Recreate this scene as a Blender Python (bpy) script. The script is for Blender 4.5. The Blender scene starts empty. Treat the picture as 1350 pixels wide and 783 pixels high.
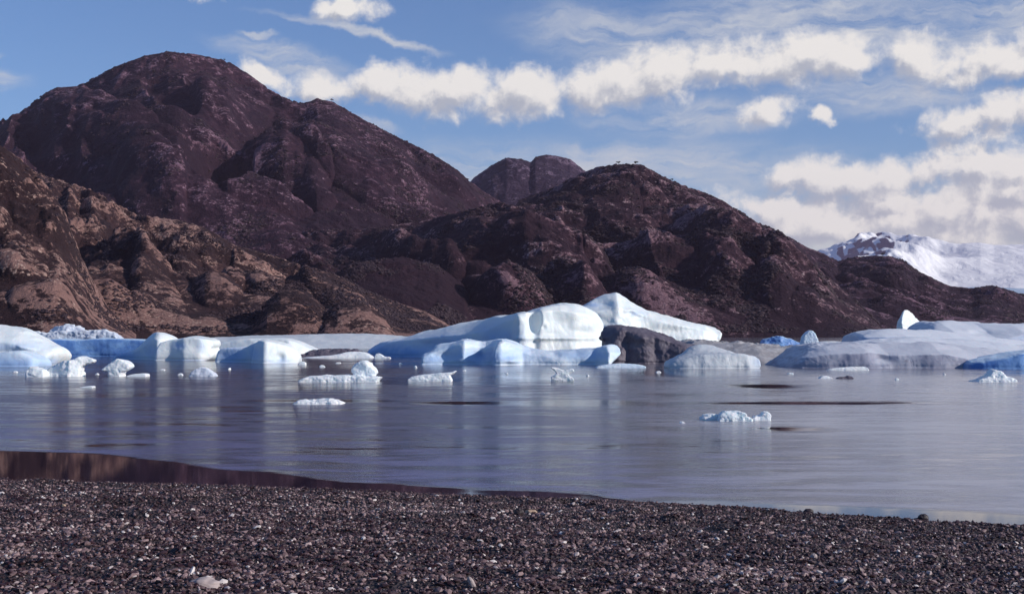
import bpy, math
import numpy as np

# ------------------------------------------------------------------ scale
F = 1875.0      # focal length in photo pixels (photo 1350 x 783)
CX = 675.0
HY = 440.0      # eye level row
H = 3.0         # eye height above the lake, metres
rng = np.random.default_rng(7)
scene = bpy.context.scene
col = scene.collection


def wx(px, Y):
    return (np.asarray(px, float) - CX) / F * Y


def wz(py, Y):
    return H + (HY - np.asarray(py, float)) / F * Y


def dist_at(wl):
    return H * F / (wl - HY)


# ------------------------------------------------------------------ noise
_perm = np.random.default_rng(11).permutation(256).astype(np.int64)
_perm = np.concatenate([_perm, _perm, _perm])
_g3 = np.random.default_rng(5).normal(size=(256, 3))
_g3 /= np.linalg.norm(_g3, axis=1)[:, None]
_g3 = _g3.astype(np.float32)


def perlin(x, y, z):
    x, y, z = np.broadcast_arrays(x, y, z)
    xi = np.floor(x).astype(np.int64); yi = np.floor(y).astype(np.int64); zi = np.floor(z).astype(np.int64)
    xf = (x - xi).astype(np.float32); yf = (y - yi).astype(np.float32); zf = (z - zi).astype(np.float32)
    u = xf * xf * xf * (xf * (xf * 6 - 15) + 10)
    v = yf * yf * yf * (yf * (yf * 6 - 15) + 10)
    w = zf * zf * zf * (zf * (zf * 6 - 15) + 10)
    xi &= 255; yi &= 255; zi &= 255
    r = 0
    for a in (0, 1):
        wa = u if a else 1 - u
        pa = _perm[xi + a]
        for b in (0, 1):
            wb = v if b else 1 - v
            pb = _perm[pa + ((yi + b) & 255)]
            for c in (0, 1):
                wc = w if c else 1 - w
                g = _g3[_perm[pb + ((zi + c) & 255)]]
                r = r + wa * wb * wc * (g[..., 0] * (xf - a) + g[..., 1] * (yf - b) + g[..., 2] * (zf - c))
    return r * 1.5


def fbm(x, y, z, octv=4, gain=0.5, lac=2.03):
    a, s, f = 1.0, 0.0, 1.0
    for i in range(octv):
        s = s + a * perlin(x * f + 17.3 * i, y * f - 9.1 * i, z * f + 4.7 * i)
        a *= gain; f *= lac
    return s


def billow(x, y, z, octv=4, gain=0.5, lac=2.1):
    a, s, f, t = 1.0, 0.0, 1.0, 0.0
    for i in range(octv):
        s = s + a * np.sqrt(perlin(x * f + 7.3 * i, y * f - 3.1 * i, z * f + 2.7 * i) ** 2 + 0.0015)
        t += a
        a *= gain; f *= lac
    return s


# ------------------------------------------------------------------ mesh helpers
def set_props(o, label=None, cat=None, group=None, kind=None):
    if label: o["label"] = label
    if cat: o["category"] = cat
    if group: o["group"] = group
    if kind: o["kind"] = kind
    return o


def mesh_obj(name, V, faces, mat, parent=None, smooth=True, attrs=None, loc=None):
    """faces: (n,3) or (n,4) int array"""
    V = np.asarray(V, np.float32)
    if loc is not None:
        V = V - np.asarray(loc, np.float32)
    me = bpy.data.meshes.new(name)
    n, k = faces.shape
    me.vertices.add(len(V)); me.vertices.foreach_set("co", V.ravel())
    me.loops.add(n * k); me.loops.foreach_set("vertex_index", faces.ravel().astype(np.int32))
    me.polygons.add(n)
    me.polygons.foreach_set("loop_start", np.arange(0, n * k, k, dtype=np.int32))
    me.polygons.foreach_set("loop_total", np.full(n, k, np.int32))
    me.polygons.foreach_set("use_smooth", np.full(n, smooth, bool))
    me.update(calc_edges=True)
    if attrs:
        for an, av in attrs.items():
            at = me.attributes.new(an, 'FLOAT', 'POINT')
            at.data.foreach_set("value", np.asarray(av, np.float32).ravel())
    me.materials.append(mat)
    o = bpy.data.objects.new(name, me)
    col.objects.link(o)
    if loc is not None: o.location = loc
    if parent is not None: o.parent = parent
    return o


def grid_faces(nr, nc):
    i = np.arange(nr * nc).reshape(nr, nc)
    return np.stack([i[:-1, :-1], i[:-1, 1:], i[1:, 1:], i[1:, :-1]], -1).reshape(-1, 4)


# ------------------------------------------------------------------ node helpers
class NT:
    def __init__(s, tree): s.t = tree; s.n = tree.nodes; s.l = tree.links
    def new(s, typ, **kw):
        n = s.n.new(typ)
        for k, v in kw.items(): setattr(n, k, v)
        return n
    def put(s, sock, v):
        if isinstance(v, bpy.types.NodeSocket): s.l.new(v, sock)
        elif v is not None: sock.default_value = v
    def math(s, op, a, b=None, c=None, clamp=False):
        n = s.new('ShaderNodeMath', operation=op, use_clamp=clamp)
        for i, v in enumerate((a, b, c)):
            if v is not None: s.put(n.inputs[i], v)
        return n.outputs[0]
    def vmath(s, op, a, b=None, out=0):
        n = s.new('ShaderNodeVectorMath', operation=op)
        s.put(n.inputs[0], a)
        if b is not None: s.put(n.inputs[1], b)
        return n.outputs[out]
    def noise(s, vec, scale, detail=4, rough=0.5, dist=0.0, out=0, lac=2.0):
        n = s.new('ShaderNodeTexNoise')
        if vec is not None: s.put(n.inputs['Vector'], vec)
        n.inputs['Scale'].default_value = scale; n.inputs['Detail'].default_value = detail
        n.inputs['Roughness'].default_value = rough; n.inputs['Distortion'].default_value = dist
        n.inputs['Lacunarity'].default_value = lac
        return n.outputs[out]
    def rng(s, v, a, b, c=0.0, d=1.0, mode='SMOOTHSTEP'):
        n = s.new('ShaderNodeMapRange', interpolation_type=mode)
        s.put(n.inputs[0], v)
        for i, q in enumerate((a, b, c, d)): s.put(n.inputs[i + 1], q)
        return n.outputs[0]
    def mix(s, fac, a, b, blend='MIX'):
        n = s.new('ShaderNodeMix', data_type='RGBA', blend_type=blend)
        s.put(n.inputs[0], fac)
        for q, v in ((6, a), (7, b)):
            if isinstance(v, (tuple, list)) and len(v) == 3: v = (*v, 1)
            s.put(n.inputs[q], v)
        return n.outputs[2]
    def scale(s, vec, sc, loc=(0, 0, 0), rot=(0, 0, 0)):
        n = s.new('ShaderNodeMapping')
        s.put(n.inputs[0], vec); n.inputs['Scale'].default_value = sc
        n.inputs['Location'].default_value = loc; n.inputs['Rotation'].default_value = rot
        return n.outputs[0]
    def attr(s, name):
        return s.new('ShaderNodeAttribute', attribute_name=name).outputs['Fac']
    def bump(s, h, strength, dist):
        n = s.new('ShaderNodeBump'); n.inputs['Strength'].default_value = strength
        s.put(n.inputs['Distance'], dist); s.put(n.inputs['Height'], h)
        return n.outputs[0]


def new_mat(name):
    m = bpy.data.materials.new(name); m.use_nodes = True
    t = NT(m.node_tree)
    bs = m.node_tree.nodes['Principled BSDF']
    pos = t.new('ShaderNodeNewGeometry').outputs['Position']
    return m, t, bs, pos


# ------------------------------------------------------------------ materials
def rock_mat(name, scrub, scrub2, rock, rock2, fine, amount=0.0, bumpd=1.0):
    m, t, bs, pos = new_mat(name)
    ex = t.attr('exposed')
    stretched = t.scale(pos, (1, .8, 1.6), rot=(0, .5, 0))
    n1 = t.noise(stretched, .010 * fine, 5, .62, .6)
    n2 = t.noise(stretched, .055 * fine, 6, .68, .4)
    n3 = t.noise(pos, .22 * fine, 4, .7)
    v = t.math('ADD', ex, t.math('MULTIPLY', t.math('SUBTRACT', n1, .5), 1.3))
    v = t.math('ADD', v, t.math('MULTIPLY', t.math('SUBTRACT', n2, .5), 2.4))
    v = t.math('ADD', v, t.math('MULTIPLY', t.math('SUBTRACT', n3, .5), 1.5))
    f2 = t.math('MULTIPLY', t.rng(n3, .54, .66), t.rng(n1, .42, .6))
    big = t.noise(pos, .0042 * fine, 4, .55, .8)
    v = t.math('ADD', v, t.math('MULTIPLY', t.math('SUBTRACT', big, .5), 1.1))
    f = t.rng(v, .58 - amount, .92 - amount)
    sc = t.mix(t.math('MULTIPLY', t.rng(n2, .35, .65), t.rng(big, .40, .58)), scrub, scrub2)
    rc = t.mix(f2, rock, rock2)
    c = t.mix(f, sc, rc)
    t.put(bs.inputs['Base Color'], c)
    bs.inputs['Roughness'].default_value = .85
    bs.inputs['Specular IOR Level'].default_value = .25
    h = t.math('ADD', t.math('MULTIPLY', n2, 1.0), t.math('MULTIPLY', n3, .45))
    t.put(bs.inputs['Normal'], t.bump(h, .9, 9.0 * bumpd / fine))
    return m


M_hill_near = rock_mat('near_rock', (.022, .008, .010), (.056, .026, .027), (.245, .135, .115), (.50, .35, .29), 2.1, -.02)
M_hill_mid = rock_mat('mid_rock', (.018, .0045, .012), (.044, .016, .026), (.185, .100, .12), (.42, .31, .31), 1.5, -.05)
M_hill_far = rock_mat('far_rock', (.017, .0045, .014), (.044, .016, .030), (.15, .078, .108), (.32, .22, .27), 1.15, -.05)
M_hill_back = rock_mat('back_rock', (.024, .012, .032), (.046, .027, .052), (.15, .10, .15), (.24, .17, .22), .8, -.05)


def ice_mat(name, c1, c2, sss=.12, rough=.45, dirt=None, dirt_amt=0.0, rad=(.25, .7, 1.0), sc=1.0, cap=None, bd=.08):
    m, t, bs, pos = new_mat(name)
    n1 = t.noise(t.scale(pos, (1, 1, 1.6), rot=(.2, .35, 0)), .35 * sc, 6, .62, .8)
    n2 = t.noise(t.scale(pos, (1, 1, 2.0)), 1.3 * sc, 6, .62)
    n3 = t.noise(pos, 9 * sc, 3, .6)
    c = t.mix(t.rng(n1, .38, .66), c1, c2)
    if dirt:
        dv = t.math('ADD', t.math('MULTIPLY', n2, .8), t.math('MULTIPLY', n1, .5))
        c = t.mix(t.rng(dv, .75 - dirt_amt, 1.0 - dirt_amt), c, dirt)
    blue_shade_fac = t.math('MULTIPLY', t.attr('blue'), t.rng(n1, .2, .7, .75, 1.2))  # blue ice tint that also deepens the shaded flanks
    c = t.mix(blue_shade_fac, c, (.22, .40, .74))
    if cap:      # paler upward faces: snow on blue ice, painted lit tops on grey ice
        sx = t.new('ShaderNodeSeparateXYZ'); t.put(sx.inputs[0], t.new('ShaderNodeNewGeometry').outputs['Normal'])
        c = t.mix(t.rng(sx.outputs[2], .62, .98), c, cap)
    t.put(bs.inputs['Base Color'], c)
    bs.inputs['Roughness'].default_value = rough
    bs.inputs['IOR'].default_value = 1.31
    bs.inputs['Subsurface Weight'].default_value = sss
    bs.inputs['Subsurface Radius'].default_value = rad
    bs.inputs['Subsurface Scale'].default_value = .8
    vo = t.new('ShaderNodeTexVoronoi', feature='DISTANCE_TO_EDGE'); t.put(vo.inputs['Vector'], t.vmath('ADD', t.scale(pos, (1, 1, .6), rot=(0, .5, .3)), t.vmath('MULTIPLY', t.noise(pos, .8, 4, .6, out=1), (.9, .9, .9)))); vo.inputs['Scale'].default_value = .55 * sc
    crack = t.math('MULTIPLY', t.rng(vo.outputs['Distance'], 0.0, .035), t.math('MULTIPLY', t.rng(n1, .40, .6), .7))
    h = t.math('ADD', t.math('ADD', t.math('MULTIPLY', n2, 1.0), t.math('MULTIPLY', n3, .2)), crack)
    t.put(bs.inputs['Normal'], t.bump(h, .25, bd / sc))
    return m


M_ice = ice_mat('white_ice', (.74, .81, .825), (.84, .865, .84))
M_floe = ice_mat('floe_ice', (.76, .82, .85), (.86, .875, .87), .15, .4, bd=.02)
M_iceblue = ice_mat('pale_blue_ice', (.58, .71, .84), (.74, .82, .88), .15)
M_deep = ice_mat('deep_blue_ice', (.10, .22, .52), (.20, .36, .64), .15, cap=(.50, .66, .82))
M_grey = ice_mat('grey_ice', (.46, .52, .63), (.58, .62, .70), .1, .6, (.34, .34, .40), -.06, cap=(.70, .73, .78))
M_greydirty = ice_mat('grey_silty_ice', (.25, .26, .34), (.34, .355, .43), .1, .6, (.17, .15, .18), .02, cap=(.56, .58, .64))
M_dirty = ice_mat('dirty_ice', (.105, .09, .12), (.15, .135, .165), .05, .55, (.05, .038, .045), .05, sc=1.4, bd=.15)
M_tan = ice_mat('gravelly_ice', (.31, .295, .30), (.44, .43, .44), .08, .7, (.13, .10, .10), .05, sc=1.4, bd=.2)
M_far = ice_mat('far_white_ice', (.52, .56, .60), (.62, .65, .67), .1, .6, (.42, .42, .45), .0)


# ------------------------------------------------------------------ surface nets
def surface_nets(f, x, y, z):
    nx, ny, nz = f.shape
    ins = f < 0
    c = [ins[a:nx - 1 + a, b:ny - 1 + b, d:nz - 1 + d] for a in (0, 1) for b in (0, 1) for d in (0, 1)]
    s = sum(q.astype(np.int8) for q in c)
    act = (s > 0) & (s < 8)
    I, J, K = np.nonzero(act)
    idx = -np.ones(act.shape, np.int64); idx[I, J, K] = np.arange(len(I))
    P = np.zeros((len(I), 3)); N = np.zeros(len(I))
    corners = [(a, b, d) for a in (0, 1) for b in (0, 1) for d in (0, 1)]
    for p in corners:
        for ax in range(3):
            if p[ax] == 0:
                q = list(p); q[ax] = 1
                fa = f[I + p[0], J + p[1], K + p[2]]; fb = f[I + q[0], J + q[1], K + q[2]]
                m = (fa < 0) != (fb < 0)
                tt = np.where(m, fa / np.where(m, fa - fb, 1), 0)
                for k in range(3):
                    P[:, k] += np.where(m, p[k] + (tt if k == ax else 0), 0)
                N += m
    P /= N[:, None]
    V = np.stack([np.interp(I + P[:, 0], np.arange(nx), x), np.interp(J + P[:, 1], np.arange(ny), y),
                  np.interp(K + P[:, 2], np.arange(nz), z)], 1)
    Q = []
    # edges along x
    e = ins[:-1, 1:-1, 1:-1] != ins[1:, 1:-1, 1:-1]
    a, b, d = np.nonzero(e); flip = ins[a, b + 1, d + 1]
    q = np.stack([idx[a, b, d], idx[a, b + 1, d], idx[a, b + 1, d + 1], idx[a, b, d + 1]], 1)
    q[~flip] = q[~flip][:, ::-1]; Q.append(q)
    e = ins[1:-1, :-1, 1:-1] != ins[1:-1, 1:, 1:-1]
    a, b, d = np.nonzero(e); flip = ins[a + 1, b, d + 1]
    q = np.stack([idx[a, b, d], idx[a, b, d + 1], idx[a + 1, b, d + 1], idx[a + 1, b, d]], 1)
    q[~flip] = q[~flip][:, ::-1]; Q.append(q)
    e = ins[1:-1, 1:-1, :-1] != ins[1:-1, 1:-1, 1:]
    a, b, d = np.nonzero(e); flip = ins[a + 1, b + 1, d]
    q = np.stack([idx[a, b, d], idx[a + 1, b, d], idx[a + 1, b + 1, d], idx[a, b + 1, d]], 1)
    q[~flip] = q[~flip][:, ::-1]; Q.append(q)
    return V, np.concatenate(Q)


def poly_sdf(px, pz, X, Z):
    """signed distance to closed polygon, negative inside"""
    n = len(px)
    d2 = np.full(X.shape, 1e18); inside = np.zeros(X.shape, bool)
    for i in range(n):
        x0, z0, x1, z1 = px[i], pz[i], px[(i + 1) % n], pz[(i + 1) % n]
        ex, ez = x1 - x0, z1 - z0
        L = ex * ex + ez * ez + 1e-12
        tt = np.clip(((X - x0) * ex + (Z - z0) * ez) / L, 0, 1)
        d2 = np.minimum(d2, (X - x0 - tt * ex) ** 2 + (Z - z0 - tt * ez) ** 2)
        cnd = (z0 > Z) != (z1 > Z)
        with np.errstate(divide='ignore', invalid='ignore'):
            xi = x0 + (Z - z0) / (z1 - z0 + 1e-15) * ex
        inside ^= cnd & (X < xi)
    d = np.sqrt(d2)
    return np.where(inside, -d, d)


def rounded_poly(pts, it=1):
    """Chaikin-cut an open polyline"""
    p = np.array(pts, float)
    for _ in range(it):
        a = p[:-1] * .75 + p[1:] * .25; b = p[:-1] * .25 + p[1:] * .75
        m = np.empty((2 * len(a), 2)); m[0::2] = a; m[1::2] = b
        p = np.vstack([p[:1], m, p[-1:]])
    return p


berg_seed = [0]


def piece(o, wl, T, plan=None, slope=.25, bslope=.3, k=.25, deep=1.2, cham=1, brk=None, s2=2.5, dents=(), mid=.4):
    return dict(brk=brk, s2=s2, dents=dents, o=o, wl=wl, T=T, plan=plan, slope=slope, bslope=bslope, k=k, deep=deep, cham=cham, mid=mid)


def berg(name, label, cat, mat, pieces, group=None, step=1.0, amp=.006, lump=.14, lscale=.26, carve=None, ys=2.0, kj=.3, blue=(), notch=.10, rid=.12, kk=.5):
    """one lump of ice: union of outlined slabs with own front and back faces"""
    if isinstance(pieces, dict): pieces = [pieces]
    if mat is M_ice and max(q['T'] for q in pieces) < 4: mat = M_floe
    berg_seed[0] += 1; sd = berg_seed[0] * 13.7
    x0, x1, y0, y1, z1 = 1e9, -1e9, 1e9, -1e9, -1e9
    prep = []
    for p in pieces:
        Df = dist_at(p['wl']); Ym = Df + p['T'] * p['mid']
        op = rounded_poly(p['o'], p['cham'])
        X = wx(op[:, 0], Ym); Z = wz(op[:, 1], Ym)
        # close below water, flaring a little
        w = X[-1] - X[0]
        X = np.concatenate([X, [X[-1] + .02 * w, X[0] - .02 * w]])
        Z = np.concatenate([Z, [-p['deep'], -p['deep']]])
        plan = p['plan'] or [(0, 0)]
        pxs = wx([q[0] for q in plan], Df); off = np.array([q[1] for q in plan], float)
        prep.append((p, Df, X, Z, pxs, off))
        x0 = min(x0, X.min()); x1 = max(x1, X.max()); z1 = max(z1, Z.max())
        y0 = min(y0, Df + off.min()); y1 = max(y1, Df + p['T'] + max(off.max(), 0))
    D = prep[0][1]
    st = D / F * step
    m = max(3 * st, .05)
    gx = np.arange(x0 - m, x1 + m, st)
    gz = np.arange(-min(.9, 12 * st + .15) - 0, z1 + m, st)
    gy = np.arange(y0 - m * 2, y1 + m * 2, st * ys)
    Xg, Zg = np.meshgrid(gx, gz, indexing='ij')
    Ff = None
    for p, Df, X, Z, pxs, off in prep:
        s2 = poly_sdf(X, Z, Xg, Zg)
        k = p['k'] * kk
        pl = np.interp(gx, pxs, off)
        sg = max(int(k * 3.6 / st), 1)
        if sg > 1:
            ke = np.hanning(2 * sg + 3)[1:-1]; ke /= ke.sum()
            pl = np.convolve(np.pad(pl, sg, mode='edge'), ke, 'valid')
        pl = pl[:, None] + 0 * Zg
        yf = Df + pl + p['slope'] * np.maximum(Zg, 0)
        if p['brk'] is not None:      # above this crest line the face lies back
            bx = wx([q[0] for q in p['brk']], Df + 2); bz = wz([q[1] for q in p['brk']], Df + 2)
            zb = np.interp(Xg, bx, bz) + .16 / p['s2'] * fbm(Xg * .28 + sd, Zg * 0, Zg * 0, 2)
            ex = Zg - zb
            yf = yf + p['s2'] * (.5 * (ex + np.sqrt(ex * ex + .02 * k)))
        for (ax, az_, rx, rz, am) in p['dents']:
            cx_, cz_ = wx(ax, Df), wz(az_, Df); rx_, rz_ = rx * Df / F, rz * Df / F
            yf = yf + am * np.exp(-((Xg - cx_) / rx_) ** 2 - ((Zg - cz_) / rz_) ** 2)
        # rounded edge just above the lake, melted in
        ns = min(1.0, p['T'] / 6.0)
        yf = yf + notch * ns * np.exp(-((Zg - .10 * ns) / (.16 * ns)) ** 2)
        yb = Df + p['T'] + pl * .3 - p['bslope'] * np.maximum(Zg, 0)
        A = s2[:, None, :]; B = (yf[:, None, :] - gy[None, :, None]); C = (gy[None, :, None] - yb[:, None, :])
        B = B * .9; C = C * .9
        mx = np.maximum(np.maximum(A, B), C)
        f = mx + k * np.log(np.exp((A - mx) / k) + np.exp((B - mx) / k) + np.exp((C - mx) / k))
        if Ff is None: Ff = f
        else:
            h = np.clip(.5 + .5 * (f - Ff) / kj, 0, 1)
            Ff = f * (1 - h) + Ff * h - kj * h * (1 - h)
    X3 = gx[:, None, None]; Y3 = gy[None, :, None]; Z3 = gz[None, None, :]
    near = np.abs(Ff) < (lump * 2 + amp * 3 + 4 * st * ys)
    ii = np.nonzero(near)
    xx, yy, zz = gx[ii[0]], gy[ii[1]], gz[ii[2]]
    nn = lump * fbm(xx * lscale + sd, yy * lscale, zz * lscale * 1.5, 3, .45) + rid * lump * billow(xx * lscale * 5 + sd, yy * lscale * 3, zz * lscale * 2.5, 2, .5) * -2 + amp * (billow(xx * 1.5 / (amp * 12 + .3) + sd, yy * 1.5 / (amp * 12 + .3), zz * 2 / (amp * 12 + .3), 3, .5) - .3) * -2
    Ff[ii] += nn
    if carve is not None:
        Ff = carve(Ff, X3, Y3, Z3)
    # close the box
    Ff[0] = np.maximum(Ff[0], .01); Ff[-1] = np.maximum(Ff[-1], .01)
    Ff[:, 0] = np.maximum(Ff[:, 0], .01); Ff[:, -1] = np.maximum(Ff[:, -1], .01)
    Ff[:, :, 0] = np.maximum(Ff[:, :, 0], .01)
    V, Q = surface_nets(Ff, gx, gy, gz)
    lab = np.arange(len(V))       # keep the main body only, drop stray crumbs of the field
    for _ in range(400):
        m_ = lab[Q].min(1); old = lab.copy()
        for c_ in range(4): np.minimum.at(lab, Q[:, c_], m_)
        lab = lab[lab]
        if np.array_equal(old, lab): break
    ids, cn = np.unique(lab, return_counts=True)
    if len(ids) > 1:
        keep = lab == ids[np.argmax(cn)]
        mp_ = np.cumsum(keep) - 1
        Q = mp_[Q[keep[Q[:, 0]]]]; V = V[keep]
    loc = (float((V[:, 0].min() + V[:, 0].max()) / 2), float((V[:, 1].min() + V[:, 1].max()) / 2), 0.0)
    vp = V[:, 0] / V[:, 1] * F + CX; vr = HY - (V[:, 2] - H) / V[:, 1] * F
    blue_shade = np.zeros(len(V))
    for (ax, ay, rx, ry, am) in blue:  # shade painted into the flanks as blue, along with true blue ice
        blue_shade = np.maximum(blue_shade, am * np.exp(-((vp - ax) / rx) ** 2 - ((vr - ay) / ry) ** 2))
    o = mesh_obj(name, V, Q, mat, loc=loc, attrs={'blue': blue_shade})
    return set_props(o, label, cat, group)


def ball(Y, px, py, r, sy=1.0, sz=1.0, k=.3, add=False):
    cx, cz = float(wx(px, Y)), float(wz(py, Y))
    def fn(f, X, Yg, Z):
        d = np.sqrt((X - cx) ** 2 + ((Yg - Y) / sy) ** 2 + ((Z - cz) / sz) ** 2) - r
        if add:
            h = np.clip(.5 + .5 * (d - f) / k, 0, 1)
            return d * (1 - h) + f * h - k * h * (1 - h)
        h = np.clip(.5 - .5 * (-d - f) / k, 0, 1)   # smooth subtraction
        return (-d) * (1 - h) + f * h + k * h * (1 - h)
    return fn


def carves(*fs):
    def fn(f, X, Y, Z):
        for g in fs: f = g(f, X, Y, Z)
        return f
    return fn


#BERGS
GB = 'icebergs strewn along the middle of the lake'
GC = 'small ice chunks floating on the lake'

# ---- left
berg('iceberg', 'rounded white iceberg cut by the left edge of the photo, blunt at its right end', 'iceberg', M_ice,
     piece([(-90, 482), (-85, 440), (-50, 428), (-15, 426), (3, 429), (25, 434), (45, 445), (62, 454), (75, 461), (77, 468), (74, 474), (70, 480)], 479, 9,
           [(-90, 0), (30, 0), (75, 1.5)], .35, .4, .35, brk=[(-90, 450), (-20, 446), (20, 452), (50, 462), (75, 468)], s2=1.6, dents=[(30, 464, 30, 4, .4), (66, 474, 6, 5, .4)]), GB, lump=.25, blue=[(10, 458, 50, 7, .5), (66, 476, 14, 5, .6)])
berg('iceberg', 'low pale blue lobe of ice in front of the white iceberg at the left edge', 'iceberg', M_iceblue,
     piece([(-70, 485), (-60, 466), (0, 465), (28, 461), (42, 466), (53, 472), (57, 478), (55, 485)], 483.5, 5, [(-70, 0), (40, 0), (56, 1)], .5, .4, .3), GB, blue=[(0, 480, 90, 8, .7)])
berg('ice_rubble', 'crumpled grey white ridge of broken ice under the left rocky hillside', 'iceberg', M_grey,
     [piece([(22, 453), (26, 440), (45, 438), (60, 440), (84, 438), (110, 436), (150, 436), (161, 453)], 452.6, 9, None, .4, .4, .3),
      piece([(22, 452), (30, 436), (45, 434), (58, 437), (70, 440), (82, 444), (83, 452)], 453, 8, None, .5, .5, .2, cham=1),
      piece([(62, 452), (64, 436), (72, 431), (90, 428), (100, 430), (108, 434), (110, 452)], 452.5, 8, [(60, 2), (80, 0), (110, 2)], .5, .5, .2),
      piece([(95, 452), (100, 438), (112, 431), (122, 427), (130, 431), (145, 430), (156, 436), (160, 444), (160, 452)], 452.2, 8, [(95, 2), (122, 0), (160, 3)], .5, .5, .2)],
     GB, step=.8, amp=.16, lump=.55, lscale=.35, kk=.35)
berg('iceberg', 'long low deep blue iceberg with a flat top, behind the mushroom shaped chunk', 'iceberg', M_deep,
     piece([(48, 472), (52, 449), (75, 447), (120, 448), (140, 446), (185, 447), (205, 450), (208, 472)], 470, 8, [(48, 0), (120, .4), (200, 0)], .2, .3, .25), GB)
berg('iceberg', 'white iceberg with a rounded left dome, a hollow middle and a blocky right end', 'iceberg', M_ice,
     [piece([(140, 476), (150, 468), (165, 464), (176, 460), (184, 452), (190, 444), (199, 439), (210, 438), (219, 441), (228, 446), (233, 452), (235, 476)], 474.5, 6,
            [(150, 4), (185, 1.8), (203, .1), (208, 0), (232, 1.8)], .25, .4, .25, brk=[(140, 468), (170, 466), (190, 455), (205, 447), (235, 452)], s2=1.4),
      piece([(208, 478), (211, 452), (222, 449), (240, 446), (248, 444), (262, 445), (281, 447), (284, 455), (279, 460), (285, 466), (281, 473), (268, 478)], 475.6, 7,
            [(220, 1.2), (240, .5), (262, .6), (285, 2)], .2, .3, .2)],
     GB, carve=carves(ball(dist_at(475.6) + .3, 236, 457, .62, 1, .7, .15), ball(dist_at(475.6) - .1, 248, 458, .36, 1, 1.4, .2),
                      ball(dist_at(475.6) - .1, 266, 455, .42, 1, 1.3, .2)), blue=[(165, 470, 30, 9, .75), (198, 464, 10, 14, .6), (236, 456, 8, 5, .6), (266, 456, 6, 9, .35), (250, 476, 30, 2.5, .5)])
berg('iceberg', 'flat topped white iceberg tapering to the right behind the two toned blue and white one', 'iceberg', M_ice,
     piece([(276, 468), (280, 455), (300, 450), (335, 446), (378, 446), (392, 450), (405, 457), (418, 462), (408, 466), (395, 470)], 467, 9, [(276, 2), (380, 0), (418, 3)], .5, .4, .25), GB)
berg('iceberg', 'two toned iceberg with a blue shaded left side and a bright white rounded right block', 'iceberg', M_ice,
     [piece([(283, 480), (284, 464), (292, 459), (310, 459), (325, 458), (335, 453), (345, 450), (352, 480)], 478.2, 8,
            [(284, 3.0), (330, 1.8), (345, .5)], .3, .4, .25),
      piece([(330, 481), (334, 455), (342, 449), (352, 449), (372, 452), (384, 459), (391, 468), (393, 475), (391, 481)], 479, 5, [(330, 1.8), (343, .2), (348, 0), (375, 1.3), (392, 3.0)], .3, .4, .3, dents=[(366, 472, 6, 6, .45), (384, 470, 5, 8, .3)])],
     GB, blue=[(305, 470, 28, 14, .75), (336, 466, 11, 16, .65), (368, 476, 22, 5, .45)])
berg('ice_chunk', 'short white block of ice standing at the left, left of the long low chunk', 'ice chunk', M_ice,
     piece([(36, 500), (37, 486), (44, 483), (53, 486), (60, 488), (61, 500)], 497, 1.4, None, .3, .3, .08), GC, step=.7, amp=.03, lump=.06, lscale=1.2)
berg('ice_chunk', 'long white ice chunk rising to a jutting snout on its right, near the left edge', 'ice chunk', M_ice,
     piece([(61, 499), (62, 487), (72, 480), (84, 476), (97, 474), (103, 470), (112, 470), (124, 474), (122, 478), (110, 480), (106, 486), (108, 499)], 496.5, 1.8,
           [(61, .5), (90, 0), (108, .4)], .35, .4, .1), GC, step=.7, amp=.03, lump=.08, lscale=1.2)
berg('ice_chunk', 'mushroom shaped white ice chunk leaning right on a narrow foot', 'ice chunk', M_ice,
     piece([(144, 499), (146, 490), (134, 489), (143, 481), (151, 475), (158, 473), (167, 476), (175, 482), (170, 487), (161, 491), (162, 499)], 496.5, 1.6, None, .1, .1, .12), GC,
     step=.6, amp=.02, lump=.05, lscale=1.2)
berg('ice_floe', 'thin flat white sliver of ice right of the mushroom shaped chunk', 'ice floe', M_ice,
     piece([(166, 498.5), (170, 494.5), (182, 492.5), (192, 492), (195, 494), (194, 498.5)], 496.5, 1.2, None, .5, .5, .04, deep=.4), GC, step=.5, amp=.01, lump=.02)
berg('ice_chunk', 'small rounded greyish ice chunk before the white berg with the hollow middle', 'ice chunk', M_grey,
     piece([(250, 499), (253, 491), (262, 485), (270, 484), (280, 490), (284, 494), (283, 499)], 496.5, 1.4, None, .5, .5, .08), GC, step=.6, amp=.02, lump=.05, lscale=1.5)
berg('ice_floe', 'tiny low white fleck of ice floating alone, lowest of those near the left edge', 'ice floe', M_ice,
     piece([(104, 512), (108, 510), (120, 508.5), (124, 509.5), (123, 512.5)], 511, .7, None, .5, .5, .03, deep=.3), GC, step=.4, amp=.008, lump=.015)

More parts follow.
